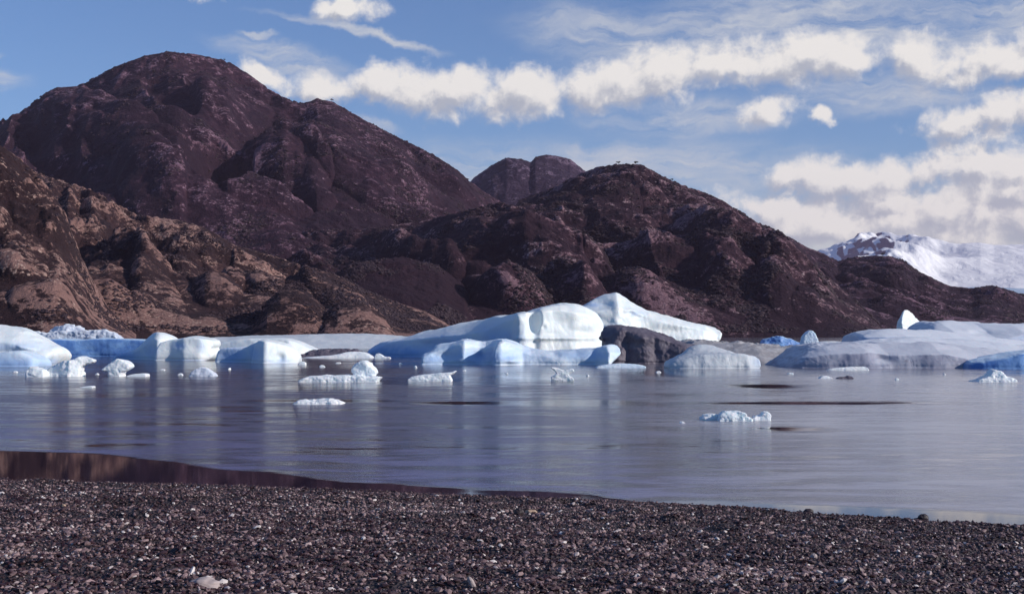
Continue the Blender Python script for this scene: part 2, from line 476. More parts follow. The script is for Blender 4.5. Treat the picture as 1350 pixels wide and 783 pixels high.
# ---- middle left
berg('iceberg', 'wide flat pale iceberg lying behind, its top a smooth grey white slope', 'iceberg', M_far,
     piece([(270, 461), (285, 446), (340, 443), (400, 442), (455, 440.3), (500, 441), (525, 443), (560, 446), (570, 461)], 459.5, 34, [(270, 4), (400, 0), (560, 2)], 3.2, .4, .3, mid=.8), GB, step=.8, lump=.2)
berg('ice_rubble', 'low dark band of dirty broken ice before the wide flat pale iceberg', 'ice rubble', M_dirty,
     piece([(394, 471), (404, 466), (420, 462), (445, 461), (466, 462), (474, 464), (474, 471)], 470, 9, None, 1.5, .5, .1), GC, step=.6, amp=.16, lump=.25, lscale=1.0)
for a, b, c, lab in ((418, 8, 461, 'small white ice block topping the left of the low dirty ice band'), (436, 7, 461.5, 'small white ice block on the middle of the low dirty ice band'),
                (462, 10, 460, 'larger white ice block at the right end of the low dirty ice band')):
    berg('ice_chunk', lab, 'ice chunk', M_ice,
         piece([(a - b / 2, 468), (a - b / 2, c + 1.5), (a, c), (a + b / 2, c + 1), (a + b / 2 + 1, 468)], 465.5, 1.2, None, .3, .3, .08), 'white blocks on the dirty ice band', step=.4, amp=.03, lump=.08)
berg('iceberg', 'low smooth white dome of ice with thin edges left of the big iceberg tail', 'iceberg', M_ice,
     piece([(372, 473.5), (420, 470.5), (446, 468), (457, 465), (470, 463.5), (482, 465.5), (492, 472), (493, 474)], 472, 3.5, None, 1.0, .5, .1, deep=.5), GC, step=.6, amp=.03)
berg('ice_chunk', 'small jagged white ice bits at the foot of the big iceberg tail', 'ice chunk', M_ice,
     piece([(494, 474), (495, 468), (499, 466), (504, 469), (507, 471), (514, 470.5), (516, 474)], 472.5, 1.2, None, .4, .4, .05), GC, step=.4, amp=.03)
berg('ice_chunk', 'tiny white ice cube beside the bright block of the two toned iceberg', 'ice chunk', M_ice,
     piece([(392, 482), (394, 478), (399, 476.5), (403, 478), (403.5, 482)], 481, .7, None, .3, .3, .05), GC, step=.4, amp=.015, lump=.03)
berg('ice_chunk', 'white ice chunk with a round knobbly head on the right of a flat slab', 'ice chunk', M_ice,
     [piece([(394, 506), (396, 500), (410, 497), (430, 495.5), (455, 495), (475, 496), (503, 497), (497, 501), (498, 506)], 503.5, 2.2, None, .5, .5, .06, deep=.6),
      piece([(468, 504), (470, 496), (463, 488), (468, 481), (476, 476), (484, 476), (492, 482), (498, 490), (494, 496), (492, 504)], 502.5, 1.2, None, 0, 0, .16)],
     GC, step=.6, amp=.03, lump=.08, lscale=1.5, kj=.12)
berg('ice_floe', 'flat white ice floe with a pointed wing sticking up on its right', 'ice floe', M_ice,
     piece([(537, 505), (539, 498), (555, 494.5), (575, 493), (590, 492), (602, 488.5), (598, 492.5), (592, 495), (596, 500), (595, 505)], 503, 1.5, None, .4, .4, .05, deep=.5), GC, step=.5, amp=.02, lump=.04, lscale=1.5)
berg('ice_floe', 'ragged low white ice floe, the closest one left of centre', 'ice floe', M_ice,
     piece([(386, 537), (390, 529), (402, 527), (414, 529), (424, 526), (438, 527), (451, 530), (452, 533), (440, 537)], 533, 1.3, None, .6, .6, .04, deep=.3), GC, step=.5, amp=.05, lump=.04, lscale=3)
berg('ice_chunk', 'little white ice chunk with two raised wing tips before the big iceberg', 'ice chunk', M_ice,
     piece([(727, 497), (735, 493), (731, 488), (725, 484), (735, 485), (742, 489), (750, 486.5), (757, 487), (756, 491), (748, 494), (757, 500), (754, 504), (742, 506), (740, 498)], 502.5, .8, None, .1, .1, .03), GC, step=.4, amp=.015, lump=.03, lscale=2)

# ---- the big iceberg
berg('iceberg', 'largest iceberg, a long ramp shaded blue on its left ending in a bright white block', 'iceberg', M_ice,
     [piece([(470, 474), (478, 461), (500, 453), (525, 446), (560, 438), (600, 429), (640, 420.5), (682, 414), (692, 413), (700, 474)], 473, 20,
            [(470, 19), (520, 14), (600, 7.5), (650, 3.4), (686, 0)], .30, .3, .3, mid=.5,
            brk=[(470, 466), (482, 460), (505, 452), (560, 446), (610, 441), (640, 436), (665, 424), (686, 417)], s2=3.0, dents=[(560, 456, 30, 8, .5), (630, 452, 22, 10, .4)]),
      piece([(672, 476), (679, 416), (690, 413), (700, 411), (720, 403), (742, 399.5), (762, 401), (778, 407), (790, 414), (798, 422), (799, 440), (796, 450), (799, 462), (800, 476)], 474, 16,
            [(672, 1.6), (683, 0), (700, .9), (705, 1.5), (712, 1.2), (760, 2.6), (790, 4.6), (800, 7.0)], .22, .3, .3, mid=.35,
            brk=[(672, 418), (700, 416), (712, 411), (740, 409), (775, 414), (798, 428)], s2=1.6, dents=[(735, 446, 60, 2.6, -.35), (717, 431, 3, 3, .2), (704, 420, 5, 10, .35), (692, 440, 5, 20, -.2), (770, 438, 18, 6, .2), (745, 424, 24, 7, .15)])],
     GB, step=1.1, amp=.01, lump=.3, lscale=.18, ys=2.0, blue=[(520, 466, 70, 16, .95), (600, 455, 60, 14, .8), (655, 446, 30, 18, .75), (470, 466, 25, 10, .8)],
     carve=carves(ball(dist_at(474) + 2.2, 704, 420, .9, 1, 1.9, .3)))
berg('iceberg', 'low pale iceberg before the largest one, with wave like crests and a blunt nose', 'iceberg', M_iceblue,
     [piece([(557, 483), (557, 467), (566, 464), (572, 461), (575, 454), (596, 451.5), (612, 446), (624, 449), (640, 451), (662, 446), (676, 451), (690, 457), (700, 483)], 481, 7,
            [(557, .6), (590, 1.0), (612, .2), (632, 1.6), (650, 1.3), (660, .3), (690, 1.6)], .3, .5, .2,
            brk=[(557, 470), (580, 462), (612, 452), (640, 459), (662, 452), (690, 466)], s2=1.8, dents=[(585, 470, 16, 5, .3), (630, 470, 12, 8, .5)]),
      piece([(650, 483), (655, 452), (664, 447), (680, 454), (705, 461), (740, 463), (765, 461), (790, 460), (800, 456), (812, 453.5), (820, 463), (814, 471), (807, 476), (803, 483)], 481.5, 7,
            [(650, .1), (660, .0), (690, 1.9), (740, 1.5), (785, 1.6), (803, 0), (820, 1.6)], .4, .5, .2,
            brk=[(650, 456), (664, 452), (700, 468), (760, 470), (800, 463), (820, 466)], s2=2.2, dents=[(676, 476, 10, 4, -.5), (733, 468, 8, 3, .4), (790, 466, 10, 5, .5)])],
     GB, step=.9, amp=.01, lump=.16, lscale=.4, blue=[(640, 470, 60, 9, .6), (570, 474, 20, 8, .6), (770, 468, 30, 6, .45)])
berg('ice_floe', 'thin flat shelf of ice at the right foot of the low pale iceberg', 'ice floe', M_iceblue,
     piece([(783, 486.5), (790, 482), (815, 479), (840, 480), (851, 482.5), (850, 486)], 485, 2.0, None, .8, .5, .05, deep=.4), GC, step=.5, amp=.02, lump=.03)
berg('iceberg', 'pointed white iceberg rising behind the largest one, its long shoulder falling to the right', 'iceberg', M_ice,
     [piece([(762, 474), (764, 407), (772, 402), (786, 395), (797, 389.5), (806, 387.5), (815, 384.5), (824, 391), (833, 399), (845, 406), (870, 413), (895, 421), (930, 428), (948, 432), (957, 438), (955, 445), (948, 455), (940, 474)], 469, 16,
            [(762, 1), (780, .6), (815, 0), (850, 2.2), (900, 3.6), (940, 5), (957, 8)], .25, .3, .4, mid=.4,
            brk=[(762, 412), (790, 410), (815, 404), (840, 414), (880, 425), (957, 440)], s2=2.0, dents=[(800, 402, 10, 6, .8), (835, 410, 8, 4, -.6), (850, 418, 14, 4, .5), (900, 436, 40, 5, .3), (790, 434, 10, 3, 1.2)])],
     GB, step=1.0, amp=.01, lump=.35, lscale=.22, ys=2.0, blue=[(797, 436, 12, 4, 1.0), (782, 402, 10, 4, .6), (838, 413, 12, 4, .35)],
     carve=carves(ball(dist_at(469) + 2.2, 788, 402, .9, 1, .55, .3), ball(dist_at(469) + 1.8, 804, 396, .7, 1, .6, .3), ball(dist_at(469) + 2.2, 838, 413, 1.2, 1, .5, .5)))
berg('iceberg', 'dark dirty iceberg with a rounded brown grey face beside the white shoulder', 'iceberg', M_dirty,
     piece([(799, 484), (796, 468), (800, 452), (794, 444), (803, 434), (815, 430), (828, 431), (842, 434), (862, 439), (885, 446), (905, 452), (925, 458), (950, 466), (960, 484)], 479.5, 9,
           [(795, 1.5), (812, .2), (830, .7), (850, .1), (880, .6), (905, .2), (950, 2)], .2, .3, .3, mid=.3, brk=[(795, 446), (820, 436), (860, 444), (900, 456), (950, 470)], s2=2.0, dents=[(828, 455, 4, 16, .3), (865, 460, 5, 14, .3), (845, 446, 8, 5, -.3)]), GB, step=.9, amp=.035, lump=.4, lscale=.4)
berg('iceberg', 'flat gravelly grey iceberg with cracks, sloping between the dirty one and the grey whaleback', 'iceberg', M_tan,
     piece([(880, 474), (900, 448), (940, 452), (985, 455), (1030, 458), (1060, 461), (1068, 470), (1050, 482), (1040, 484)], 480, 30, [(880, 3), (960, 1.5), (1010, 0), (1060, 2)], 4.5, .4, .25, mid=.75), GB, step=.9, amp=.05, lump=.35, lscale=.5)
berg('iceberg', 'smooth light blue grey iceberg, two stacked lobes, in front of the dark dirty one', 'iceberg', M_far,
     [piece([(881, 488), (879, 481), (884, 476), (900, 470), (930, 466.5), (960, 466), (985, 467.5), (999, 471), (1003, 480), (1000, 488)], 486, 4.5,
            [(880, .8), (905, .1), (930, 0), (990, .3), (1002, .9)], .5, .5, .2),
      piece([(897, 486), (900, 472), (904, 463), (912, 456), (925, 452), (938, 453), (950, 460), (962, 466), (970, 486)], 485.7, 6,
            [(897, 1), (920, 0), (970, 1)], 1.5, .5, .6, mid=.6)], GB, step=.8, amp=.008, lump=.16, lscale=.4, kj=1.0, blue=[(1000, 478, 8, 8, .3)])

# ---- right
berg('iceberg', 'dark blue low iceberg far off, left of the small pale tooth of ice', 'iceberg', M_deep,
     piece([(1003, 460), (1006, 449), (1014, 445), (1024, 443.5), (1034, 444), (1048, 449), (1058, 454), (1060, 460)], 457.5, 6, [(1003, 1), (1030, 0), (1058, 2)], .6, .4, .2), GB, step=.6, amp=.1, lump=.3)
berg('iceberg', 'small pale blue tooth of ice standing up behind the grey whaleback iceberg', 'iceberg', M_iceblue,
     piece([(1056, 460), (1057, 446), (1062, 439), (1068, 435), (1073, 438), (1078, 449), (1079, 460)], 458, 4, None, .2, .2, .2), GB, step=.5, amp=.06, lump=.15)
berg('ice_floe', 'thin strip of pale ice right of the small blue tooth', 'ice floe', M_far,
     piece([(1066, 460), (1072, 451), (1095, 449.5), (1110, 450.5), (1124, 452), (1126, 460)], 457, 5, None, .8, .4, .15), GB, step=.6)
berg('iceberg', 'upright bright white shark fin of ice standing behind the grey slabs', 'iceberg', M_ice,
     piece([(1185, 462), (1187, 434), (1188, 420), (1193, 409), (1199, 405.5), (1207, 409), (1215, 417), (1222, 427), (1232, 433), (1234, 462)], 461, 6, [(1185, 1.0), (1190, 0), (1232, 4)], .35, .3, .25), GB, step=.6, amp=.05, lump=.2)
berg('iceberg', 'broad pale grey ice slab reaching the right edge behind the other grey slabs', 'iceberg', M_grey,
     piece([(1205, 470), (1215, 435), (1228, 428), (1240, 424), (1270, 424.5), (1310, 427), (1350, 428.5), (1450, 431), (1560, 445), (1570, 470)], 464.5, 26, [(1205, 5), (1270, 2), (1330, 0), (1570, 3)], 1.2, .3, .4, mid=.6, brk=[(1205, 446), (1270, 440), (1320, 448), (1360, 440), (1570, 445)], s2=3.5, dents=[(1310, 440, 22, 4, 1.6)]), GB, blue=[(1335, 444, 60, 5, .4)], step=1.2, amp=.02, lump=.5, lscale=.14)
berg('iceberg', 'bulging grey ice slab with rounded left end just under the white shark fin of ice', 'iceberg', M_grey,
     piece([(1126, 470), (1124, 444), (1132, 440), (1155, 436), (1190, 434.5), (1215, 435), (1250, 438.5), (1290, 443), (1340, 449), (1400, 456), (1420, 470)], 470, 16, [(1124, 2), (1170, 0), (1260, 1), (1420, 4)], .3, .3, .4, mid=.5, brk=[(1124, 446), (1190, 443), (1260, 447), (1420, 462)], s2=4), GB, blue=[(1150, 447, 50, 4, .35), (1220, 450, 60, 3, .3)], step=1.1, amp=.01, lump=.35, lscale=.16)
berg('iceberg', 'long smooth grey whaleback iceberg with silt stained flank at the right', 'iceberg', M_greydirty,
     [piece([(1020, 487), (1026, 481), (1042, 470), (1054, 461), (1066, 456), (1095, 454), (1135, 455.5), (1170, 452), (1230, 452), (1290, 457), (1340, 464), (1400, 476), (1410, 487)], 485.5, 15,
            [(1020, 4), (1060, 1.2), (1100, .2), (1150, 0), (1180, .7), (1230, 0), (1300, .8), (1400, 3)], .5, .4, .4, mid=.6,
           brk=[(1020, 483), (1050, 472), (1090, 466), (1140, 464), (1170, 468), (1240, 466), (1290, 476), (1400, 484)], s2=4.5, dents=[(1165, 472, 14, 8, .7), (1070, 463, 22, 3, .8), (1240, 462, 50, 3, .6)])],
     GB, step=1.0, amp=.012, lump=.35, lscale=.2)
berg('iceberg', 'pale grey slope of ice between the whaleback and the bulging slab', 'iceberg', M_grey,
     piece([(1060, 476), (1080, 456), (1135, 451), (1160, 447), (1200, 446), (1280, 450), (1350, 456), (1450, 462), (1460, 476)], 475.5, 16, [(1060, 3), (1200, 0), (1460, 2)], 2.6, .4, .4, mid=.65), GB, step=1.1, amp=.01, lump=.3, lscale=.16)
berg('iceberg', 'deep blue low iceberg cut by the right edge of the photo', 'iceberg', M_deep,
     piece([(1272, 488), (1275, 478), (1292, 475), (1315, 471), (1345, 465), (1380, 461), (1430, 464), (1460, 475), (1465, 488)], 486.5, 7, [(1272, 2.5), (1300, .8), (1350, 0), (1460, 2)], .6, .5, .25), GB, step=.9, amp=.01, lump=.2)
berg('ice_chunk', 'knobbed white ice chunk floating alone near the right edge', 'ice chunk', M_ice,
     piece([(1281, 505.5), (1285, 501.5), (1296, 498), (1303, 494), (1307, 488.5), (1312, 487), (1319, 490), (1323, 497), (1333, 497), (1338, 501), (1337, 506)], 503.5, 1.6, None, .4, .4, .08), GC, step=.5, amp=.025, lump=.05, lscale=1.5)
berg('ice_floe', 'thin white strip of ice along the foot of the grey whaleback iceberg', 'ice floe', M_ice,
     piece([(1088, 489), (1094, 486.5), (1115, 486), (1128, 484), (1140, 484.5), (1144, 489)], 488, 1.0, None, .5, .5, .04, deep=.3), GC, step=.4, amp=.02)
berg('ice_floe', 'small white floe, left of a pair below the grey whaleback iceberg', 'ice floe', M_ice,
     piece([(1078, 500), (1083, 496), (1090, 495), (1096, 498), (1097, 500.5)], 499, .8, None, .5, .5, .04, deep=.3), GC, step=.4, amp=.02, lump=.03)
berg('ice_floe', 'small dark and white floe, right of a pair below the grey whaleback iceberg', 'ice floe', M_dirty,
     piece([(1102, 500.5), (1106, 497), (1114, 497), (1118, 495), (1124, 497), (1125, 500.5)], 499.5, .8, None, .5, .5, .04, deep=.3), GC, step=.4, amp=.02, lump=.03)
berg('ice_chunk', 'tiny white speck of ice alone on the open water at the right', 'ice chunk', M_ice,
     piece([(1180, 502), (1180.5, 499), (1183, 498.5), (1185, 500), (1185, 502)], 501, .25, None, .2, .2, .02, deep=.2), GC, step=.25, amp=.008, lump=.01)
berg('ice_floe', 'domed white floe, left piece of the near trio right of centre', 'ice floe', M_ice,
     piece([(923, 557), (925, 549), (934, 545.5), (943, 546), (950, 550), (954, 554), (950, 557)], 554, .7, None, .4, .4, .04, deep=.25), GC, step=.45, amp=.03, lump=.03, lscale=3)
berg('ice_floe', 'largest white floe, middle piece of the near trio right of centre', 'ice floe', M_ice,
     piece([(946, 557), (948, 547), (952, 543.5), (966, 542.5), (981, 544), (983, 549), (990, 550), (990, 557)], 555, .7, None, .3, .3, .03, deep=.25), GC, step=.45, amp=.03, lump=.03, lscale=3)
berg('ice_floe', 'knob ended white floe, right piece of the near trio right of centre', 'ice floe', M_ice,
     piece([(991, 557), (993, 549), (1003, 547.5), (1006, 543.5), (1012, 542.5), (1015, 545), (1015, 557)], 554.5, .6, None, .3, .3, .03, deep=.25), GC, step=.45, amp=.03, lump=.03, lscale=3)
GD = 'tiny ice crumbs floating between the icebergs'
cr_ = np.random.default_rng(77)
for i_, (cx_, cy_, lab_) in enumerate(((20, 491, 'tiny ice crumb at the left edge'), (128, 494, 'tiny ice crumb between the snout chunk and the mushroom chunk'),
        (214, 488, 'tiny ice crumb left of the rounded greyish chunk'), (238, 495, 'tiny ice crumb just before the rounded greyish chunk'), (302, 487, 'tiny ice crumb under the blue side of the two toned iceberg'),
        (425, 484, 'tiny ice crumb behind the flat slab with the round head'), (446, 479, 'tiny ice crumb below the low smooth white dome'), (528, 480, 'tiny ice crumb at the left foot of the low pale iceberg'),
        (548, 485, 'tiny ice crumb above the winged floe'), (612, 489, 'tiny ice crumb in front of the low pale iceberg'), (668, 493, 'tiny ice crumb left of the little chunk with raised tips'), (775, 496, 'tiny ice crumb right of the little chunk with raised tips'),
        (868, 491, 'tiny ice crumb before the dark dirty iceberg'), (1042, 493, 'tiny ice crumb near the left end of the grey whaleback'), (1245, 494, 'tiny ice crumb left of the knobbed white chunk'), (900, 558, 'tiny ice crumb left of the near trio of floes'))):
    w_ = cr_.uniform(3, 8); h_ = cr_.uniform(1.6, 3.5)
    berg('ice_crumb', lab_, 'ice crumb', M_ice,
         piece([(cx_ - w_ / 2, cy_ + .8), (cx_ - w_ / 2 + .5, cy_ - h_ * .6), (cx_ + cr_.uniform(-1, 1), cy_ - h_), (cx_ + w_ / 2 - .4, cy_ - h_ * .5), (cx_ + w_ / 2, cy_ + .8)], cy_, .35, None, .3, .3, .04, deep=.25),
         GD, step=.35, amp=.012, lump=.04, lscale=3)
#ENDBERGS


# ------------------------------------------------------------------ hills
def terrain(name, sky, R, B, mat, rows=300, pxstep=1.3, rel=1.0, seed=0.0, shape=.5, back=.5, lam=220.0, dirx=-.85, expo=0.0, edge=24, trim=0.0, crag=1.0, bumps=(), along=1.9):
    """heightfield between the shore (distance B) and beyond a ridge (distance R)"""
    sky = np.array(sky, float)
    px = np.arange(sky[0, 0], sky[-1, 0], pxstep)
    Rb = np.interp(px, [q[0] for q in R], [q[1] for q in R]) if not np.isscalar(R) else np.full(len(px), float(R))
    Bb = np.interp(px, [q[0] for q in B], [q[1] for q in B]) if not np.isscalar(B) else np.full(len(px), float(B))
    target = np.interp(px, sky[:, 0], sky[:, 1])
    tgt = (HY - target) / F
    t = np.linspace(0, 1 + back, rows)[:, None]
    Y = Bb + (Rb - Bb) * t
    X = (px - CX) / F * Y
    hr = tgt * Rb + H
    sh = np.where(t < 1, (1 - shape) * t + shape * np.sin(np.clip(t, 0, 1) * math.pi / 2), 1 - (np.maximum(t - 1, 0) / back) ** 1.5 * .8)
    Z = hr * sh
    # relief
    wxn = fbm(X / 400 + seed, Y / 400, 0 * X, 3) * 90
    wyn = fbm(X / 400 + 31 + seed, Y / 400, 0 * X, 3) * 90
    ca, sa = math.cos(dirx), math.sin(dirx)
    U = (X + wxn) * ca + (Y + wyn) * sa; Wv = -(X + wxn) * sa + (Y + wyn) * ca
    b1 = billow(U / (lam * along) + seed, Wv / (lam * .85), Z / lam * .35, 7, .43)
    f1 = fbm(U / (lam * 2.2) + seed, Wv / (lam * 2.2), 0 * X + 3, 3)
    f2 = fbm(X / 22 + seed, Y / 22, Z / 22, 4, .6)
    env = np.clip(t * 5, 0, 1) ** .6 * np.clip((Z + 4) / 70, .12, 1)
    relief = (b1 - .42) * lam * .34 * rel + f1 * lam * .22 * rel + f2 * 2.0 * crag
    pym = HY - (Z - H) / Y * F
    wq = fbm(X / 130 + seed, Y / 130, 0 * X + 9, 3) * .35
    for (bx, by, rx, ry, ang, hb) in bumps:
        ca2, sa2 = math.cos(math.radians(ang)), math.sin(math.radians(ang))
        dx = px[None, :] - bx + 0 * Y; dy = -(pym - by)
        r2 = np.sqrt(((dx * ca2 + dy * sa2) / rx) ** 2 + ((-dx * sa2 + dy * ca2) / ry) ** 2) + wq
        relief = relief + hb * np.sqrt(np.clip(1 - r2 ** 2, 0, 1) + 1e-6) * np.clip(1.3 - r2, 0, 1) ** .4
    # terraces: crags along tilted beds
    q = (Z + .28 * X + f1 * 30) / 26
    fr = q - np.floor(q)
    terr = (np.clip(fr * 2.2, 0, 1) - fr) * 9 * crag
    relief = relief + terr * np.clip(.5 + f1 * 2 + f2 * .4, 0, 1)
    Z2 = Z + relief * env
    # keep the crest where it belongs, broadly
    ap = None
    ker = np.hanning(edge); ker /= ker.sum()
    for _ in range(3):
        ap = ((Z2 - H) / Y)[t[:, 0] < 1.25].max(0)
        ratio = (tgt + .002) / np.maximum(ap + .002, 1e-3)
        ratio = np.convolve(np.pad(ratio, edge, mode='edge'), ker, 'same')[edge:-edge]
        Z2 = Z2 * np.clip(ratio, .2, 3)
    Z2 = np.where(t <= 0, -1.5, Z2)
    Z2[-1] = -1.5
    # curvature: convex ground sheds soil, hollows hold scrub
    def blur(a, n):
        k = np.hanning(n + 2)[1:-1]; k /= k.sum()
        a = np.apply_along_axis(lambda r: np.convolve(np.pad(r, n // 2, mode='edge'), k, 'valid'), 1, a)
        return np.apply_along_axis(lambda r: np.convolve(np.pad(r, n // 2, mode='edge'), k, 'valid'), 0, a)
    rl = relief
    conv = (rl - blur(rl, 41)) / (lam * .06)
    e = .42 + conv * .5 + expo + trim * np.exp(-np.maximum(Z2, 0) / 35.0)
    V = np.stack([X, Y, Z2], -1).reshape(-1, 3)
    o = mesh_obj(name, V, grid_faces(*Z2.shape), mat, attrs={'exposed': e})
    return set_props(o, kind='structure'), px, Y, Z2


hills = {}
def hill(key, *a, **k):
    o, px, Y, Z = terrain(*a, **k); hills[key] = (px, Y, Z); return o


hill('A', 'hill', [(-420, 20), (-300, 60), (-100, 130), (0, 191), (25, 208), (50, 230), (70, 254), (88, 285), (102, 325), (120, 365), (140, 400), (160, 425), (180, 441)],
     820, 560, M_hill_near, rows=260, pxstep=1.1, rel=.9, seed=3.1, lam=95, shape=.45, expo=.04, trim=.35, crag=1.3,
     bumps=[(60, 400, 60, 36, -25, 22), (20, 330, 60, 26, -30, 16), (-30, 250, 60, 26, -30, 14)])
hill('C', 'hill', [(-200, 180), (0, 205), (60, 232), (120, 250), (180, 283), (240, 291), (270, 300), (310, 323), (350, 334), (400, 350), (440, 361), (490, 386), (530, 401), (560, 410), (585, 424), (612, 441)],
     [(-200, 1500), (200, 1350), (612, 1050)], 760, M_hill_near, rows=380, pxstep=1.1, rel=1.0, seed=8.3, lam=120, shape=.35, crag=1.3, trim=.3,
     bumps=[(210, 400, 34, 60, 30, 26), (285, 375, 40, 30, -30, 28), (270, 425, 36, 22, 0, 20), (180, 330, 50, 22, -35, 22), (440, 385, 50, 20, -30, 25), (330, 360, 50, 18, -30, 22), (230, 300, 60, 14, -20, 16), (150, 420, 40, 26, 0, 18)])
hill('P', 'hill', [(325, 441), (340, 420), (352, 396), (370, 384), (392, 382), (412, 390), (428, 405), (440, 441)],
     820, 740, M_hill_near, rows=140, pxstep=.9, rel=.35, seed=1.3, lam=60, shape=.9, back=.8, crag=1.0, expo=.2, trim=.2)
hill('Q', 'hill', [(415, 441), (428, 412), (445, 399), (470, 396), (492, 404), (508, 418), (524, 441)],
     800, 730, M_hill_near, rows=140, pxstep=.9, rel=.35, seed=5.3, lam=60, shape=.9, back=.8, crag=1.0, expo=.12, trim=.2)
hill('N', 'hill', [(370, 441), (395, 402), (430, 366), (470, 346), (530, 338), (578, 350), (612, 376), (632, 410), (648, 441)],
     1350, 1120, M_hill_mid, rows=220, pxstep=1.1, rel=.35, seed=14.3, lam=150, shape=.85, back=.8, expo=-.25)
hill('M', 'hill', [(230, 340), (330, 315), (400, 304), (480, 302), (560, 291), (620, 276), (660, 267), (690, 273), (730, 291), (770, 307), (792, 326), (806, 350), (835, 375), (865, 405), (895, 441)],
     [(230, 1900), (600, 1650), (895, 1450)], 1180, M_hill_mid, rows=320, pxstep=1.1, rel=.9, seed=21.7, lam=170, shape=.55,
     bumps=[(730, 330, 70, 28, -28, 45), (680, 385, 60, 26, -10, 36), (770, 390, 60, 30, -35, 40), (560, 320, 60, 18, -10, 25)])
hill('D', 'hill', [(600, 330), (650, 292), (690, 262), (735, 245), (765, 229), (788, 220), (820, 217), (846, 217), (864, 227), (880, 236), (905, 246), (930, 254), (952, 264), (972, 277), (1000, 294), (1030, 307), (1055, 330), (1085, 360), (1115, 385), (1140, 408), (1158, 428), (1168, 441)],
     [(600, 2100), (860, 2000), (1168, 1450)], 1230, M_hill_mid, rows=420, pxstep=1.1, rel=.75, seed=33.9, lam=150, shape=.45, expo=.04, crag=1.2,
     bumps=[(810, 320, 70, 34, -30, -26), (960, 330, 54, 50, -50, 22), (900, 270, 60, 22, -25, 16), (1050, 385, 60, 40, -40, 26), (1090, 425, 46, 28, -30, 20), (870, 400, 70, 26, -20, 18)])
hill('F', 'hill', [(930, 300), (1000, 297), (1040, 312), (1062, 325), (1085, 334), (1105, 344), (1125, 339), (1150, 337), (1175, 338), (1192, 344), (1210, 357), (1232, 368), (1252, 377), (1282, 380), (1308, 376), (1330, 382), (1350, 389), (1450, 402), (1600, 415), (1750, 430)],
     2500, 1750, M_hill_far, rows=320, pxstep=1.1, rel=.8, seed=44.1, lam=170, shape=.5)
hill('B', 'mountain', [(-420, 330), (-300, 250), (-150, 210), (-50, 175), (0, 160), (28, 147), (55, 127), (72, 116), (100, 114), (115, 108), (150, 89), (190, 74), (222, 68.5), (260, 72), (300, 81), (328, 98), (358, 120), (388, 135), (402, 136), (418, 130), (440, 135), (480, 158), (530, 184), (552, 194), (575, 206), (603, 224), (618, 238), (640, 254), (672, 272), (710, 305), (800, 380), (900, 441)],
     [(-420, 2600), (300, 2700), (900, 2300)], 1500, M_hill_far, rows=620, pxstep=1.2, rel=.6, seed=52.1, lam=230, shape=.35, crag=.7,
     bumps=[(290, 200, 50, 45, -20, -80), (380, 205, 75, 34, -35, 46), (225, 110, 40, 22, -20, -40), (480, 220, 120, 30, -32, 34), (150, 150, 90, 30, -15, 34), (60, 190, 60, 40, -30, -50), (340, 245, 70, 24, -20, 32), (300, 110, 60, 28, -20, 28), (200, 240, 60, 40, -50, 34)])
hill('E', 'mountain', [(540, 330), (600, 262), (625, 234), (650, 217), (668, 208), (688, 210), (700, 214), (706, 207), (720, 204), (736, 206), (752, 210), (768, 223), (800, 250), (870, 330)],
     3600, 2900, M_hill_back, rows=200, pxstep=1.1, rel=.45, seed=61.1, lam=200, edge=16, crag=.8)


# snow range, 11 km off
def snow_mat():
    m, t, bs, pos = new_mat('snow')
    ex = t.attr('exposed')
    n2 = t.noise(pos, .0045, 6, .62, .5)
    n3 = t.noise(pos, .02, 4, .6)
    v = t.math('ADD', ex, t.math('MULTIPLY', t.math('SUBTRACT', n2, .5), 1.1))
    v = t.math('ADD', v, t.math('MULTIPLY', t.math('SUBTRACT', n3, .5), .5))
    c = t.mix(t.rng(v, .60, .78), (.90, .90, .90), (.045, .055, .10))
    t.put(bs.inputs['Base Color'], c); bs.inputs['Roughness'].default_value = .7
    t.put(bs.inputs['Normal'], t.bump(n2, .7, 45.0))
    return m


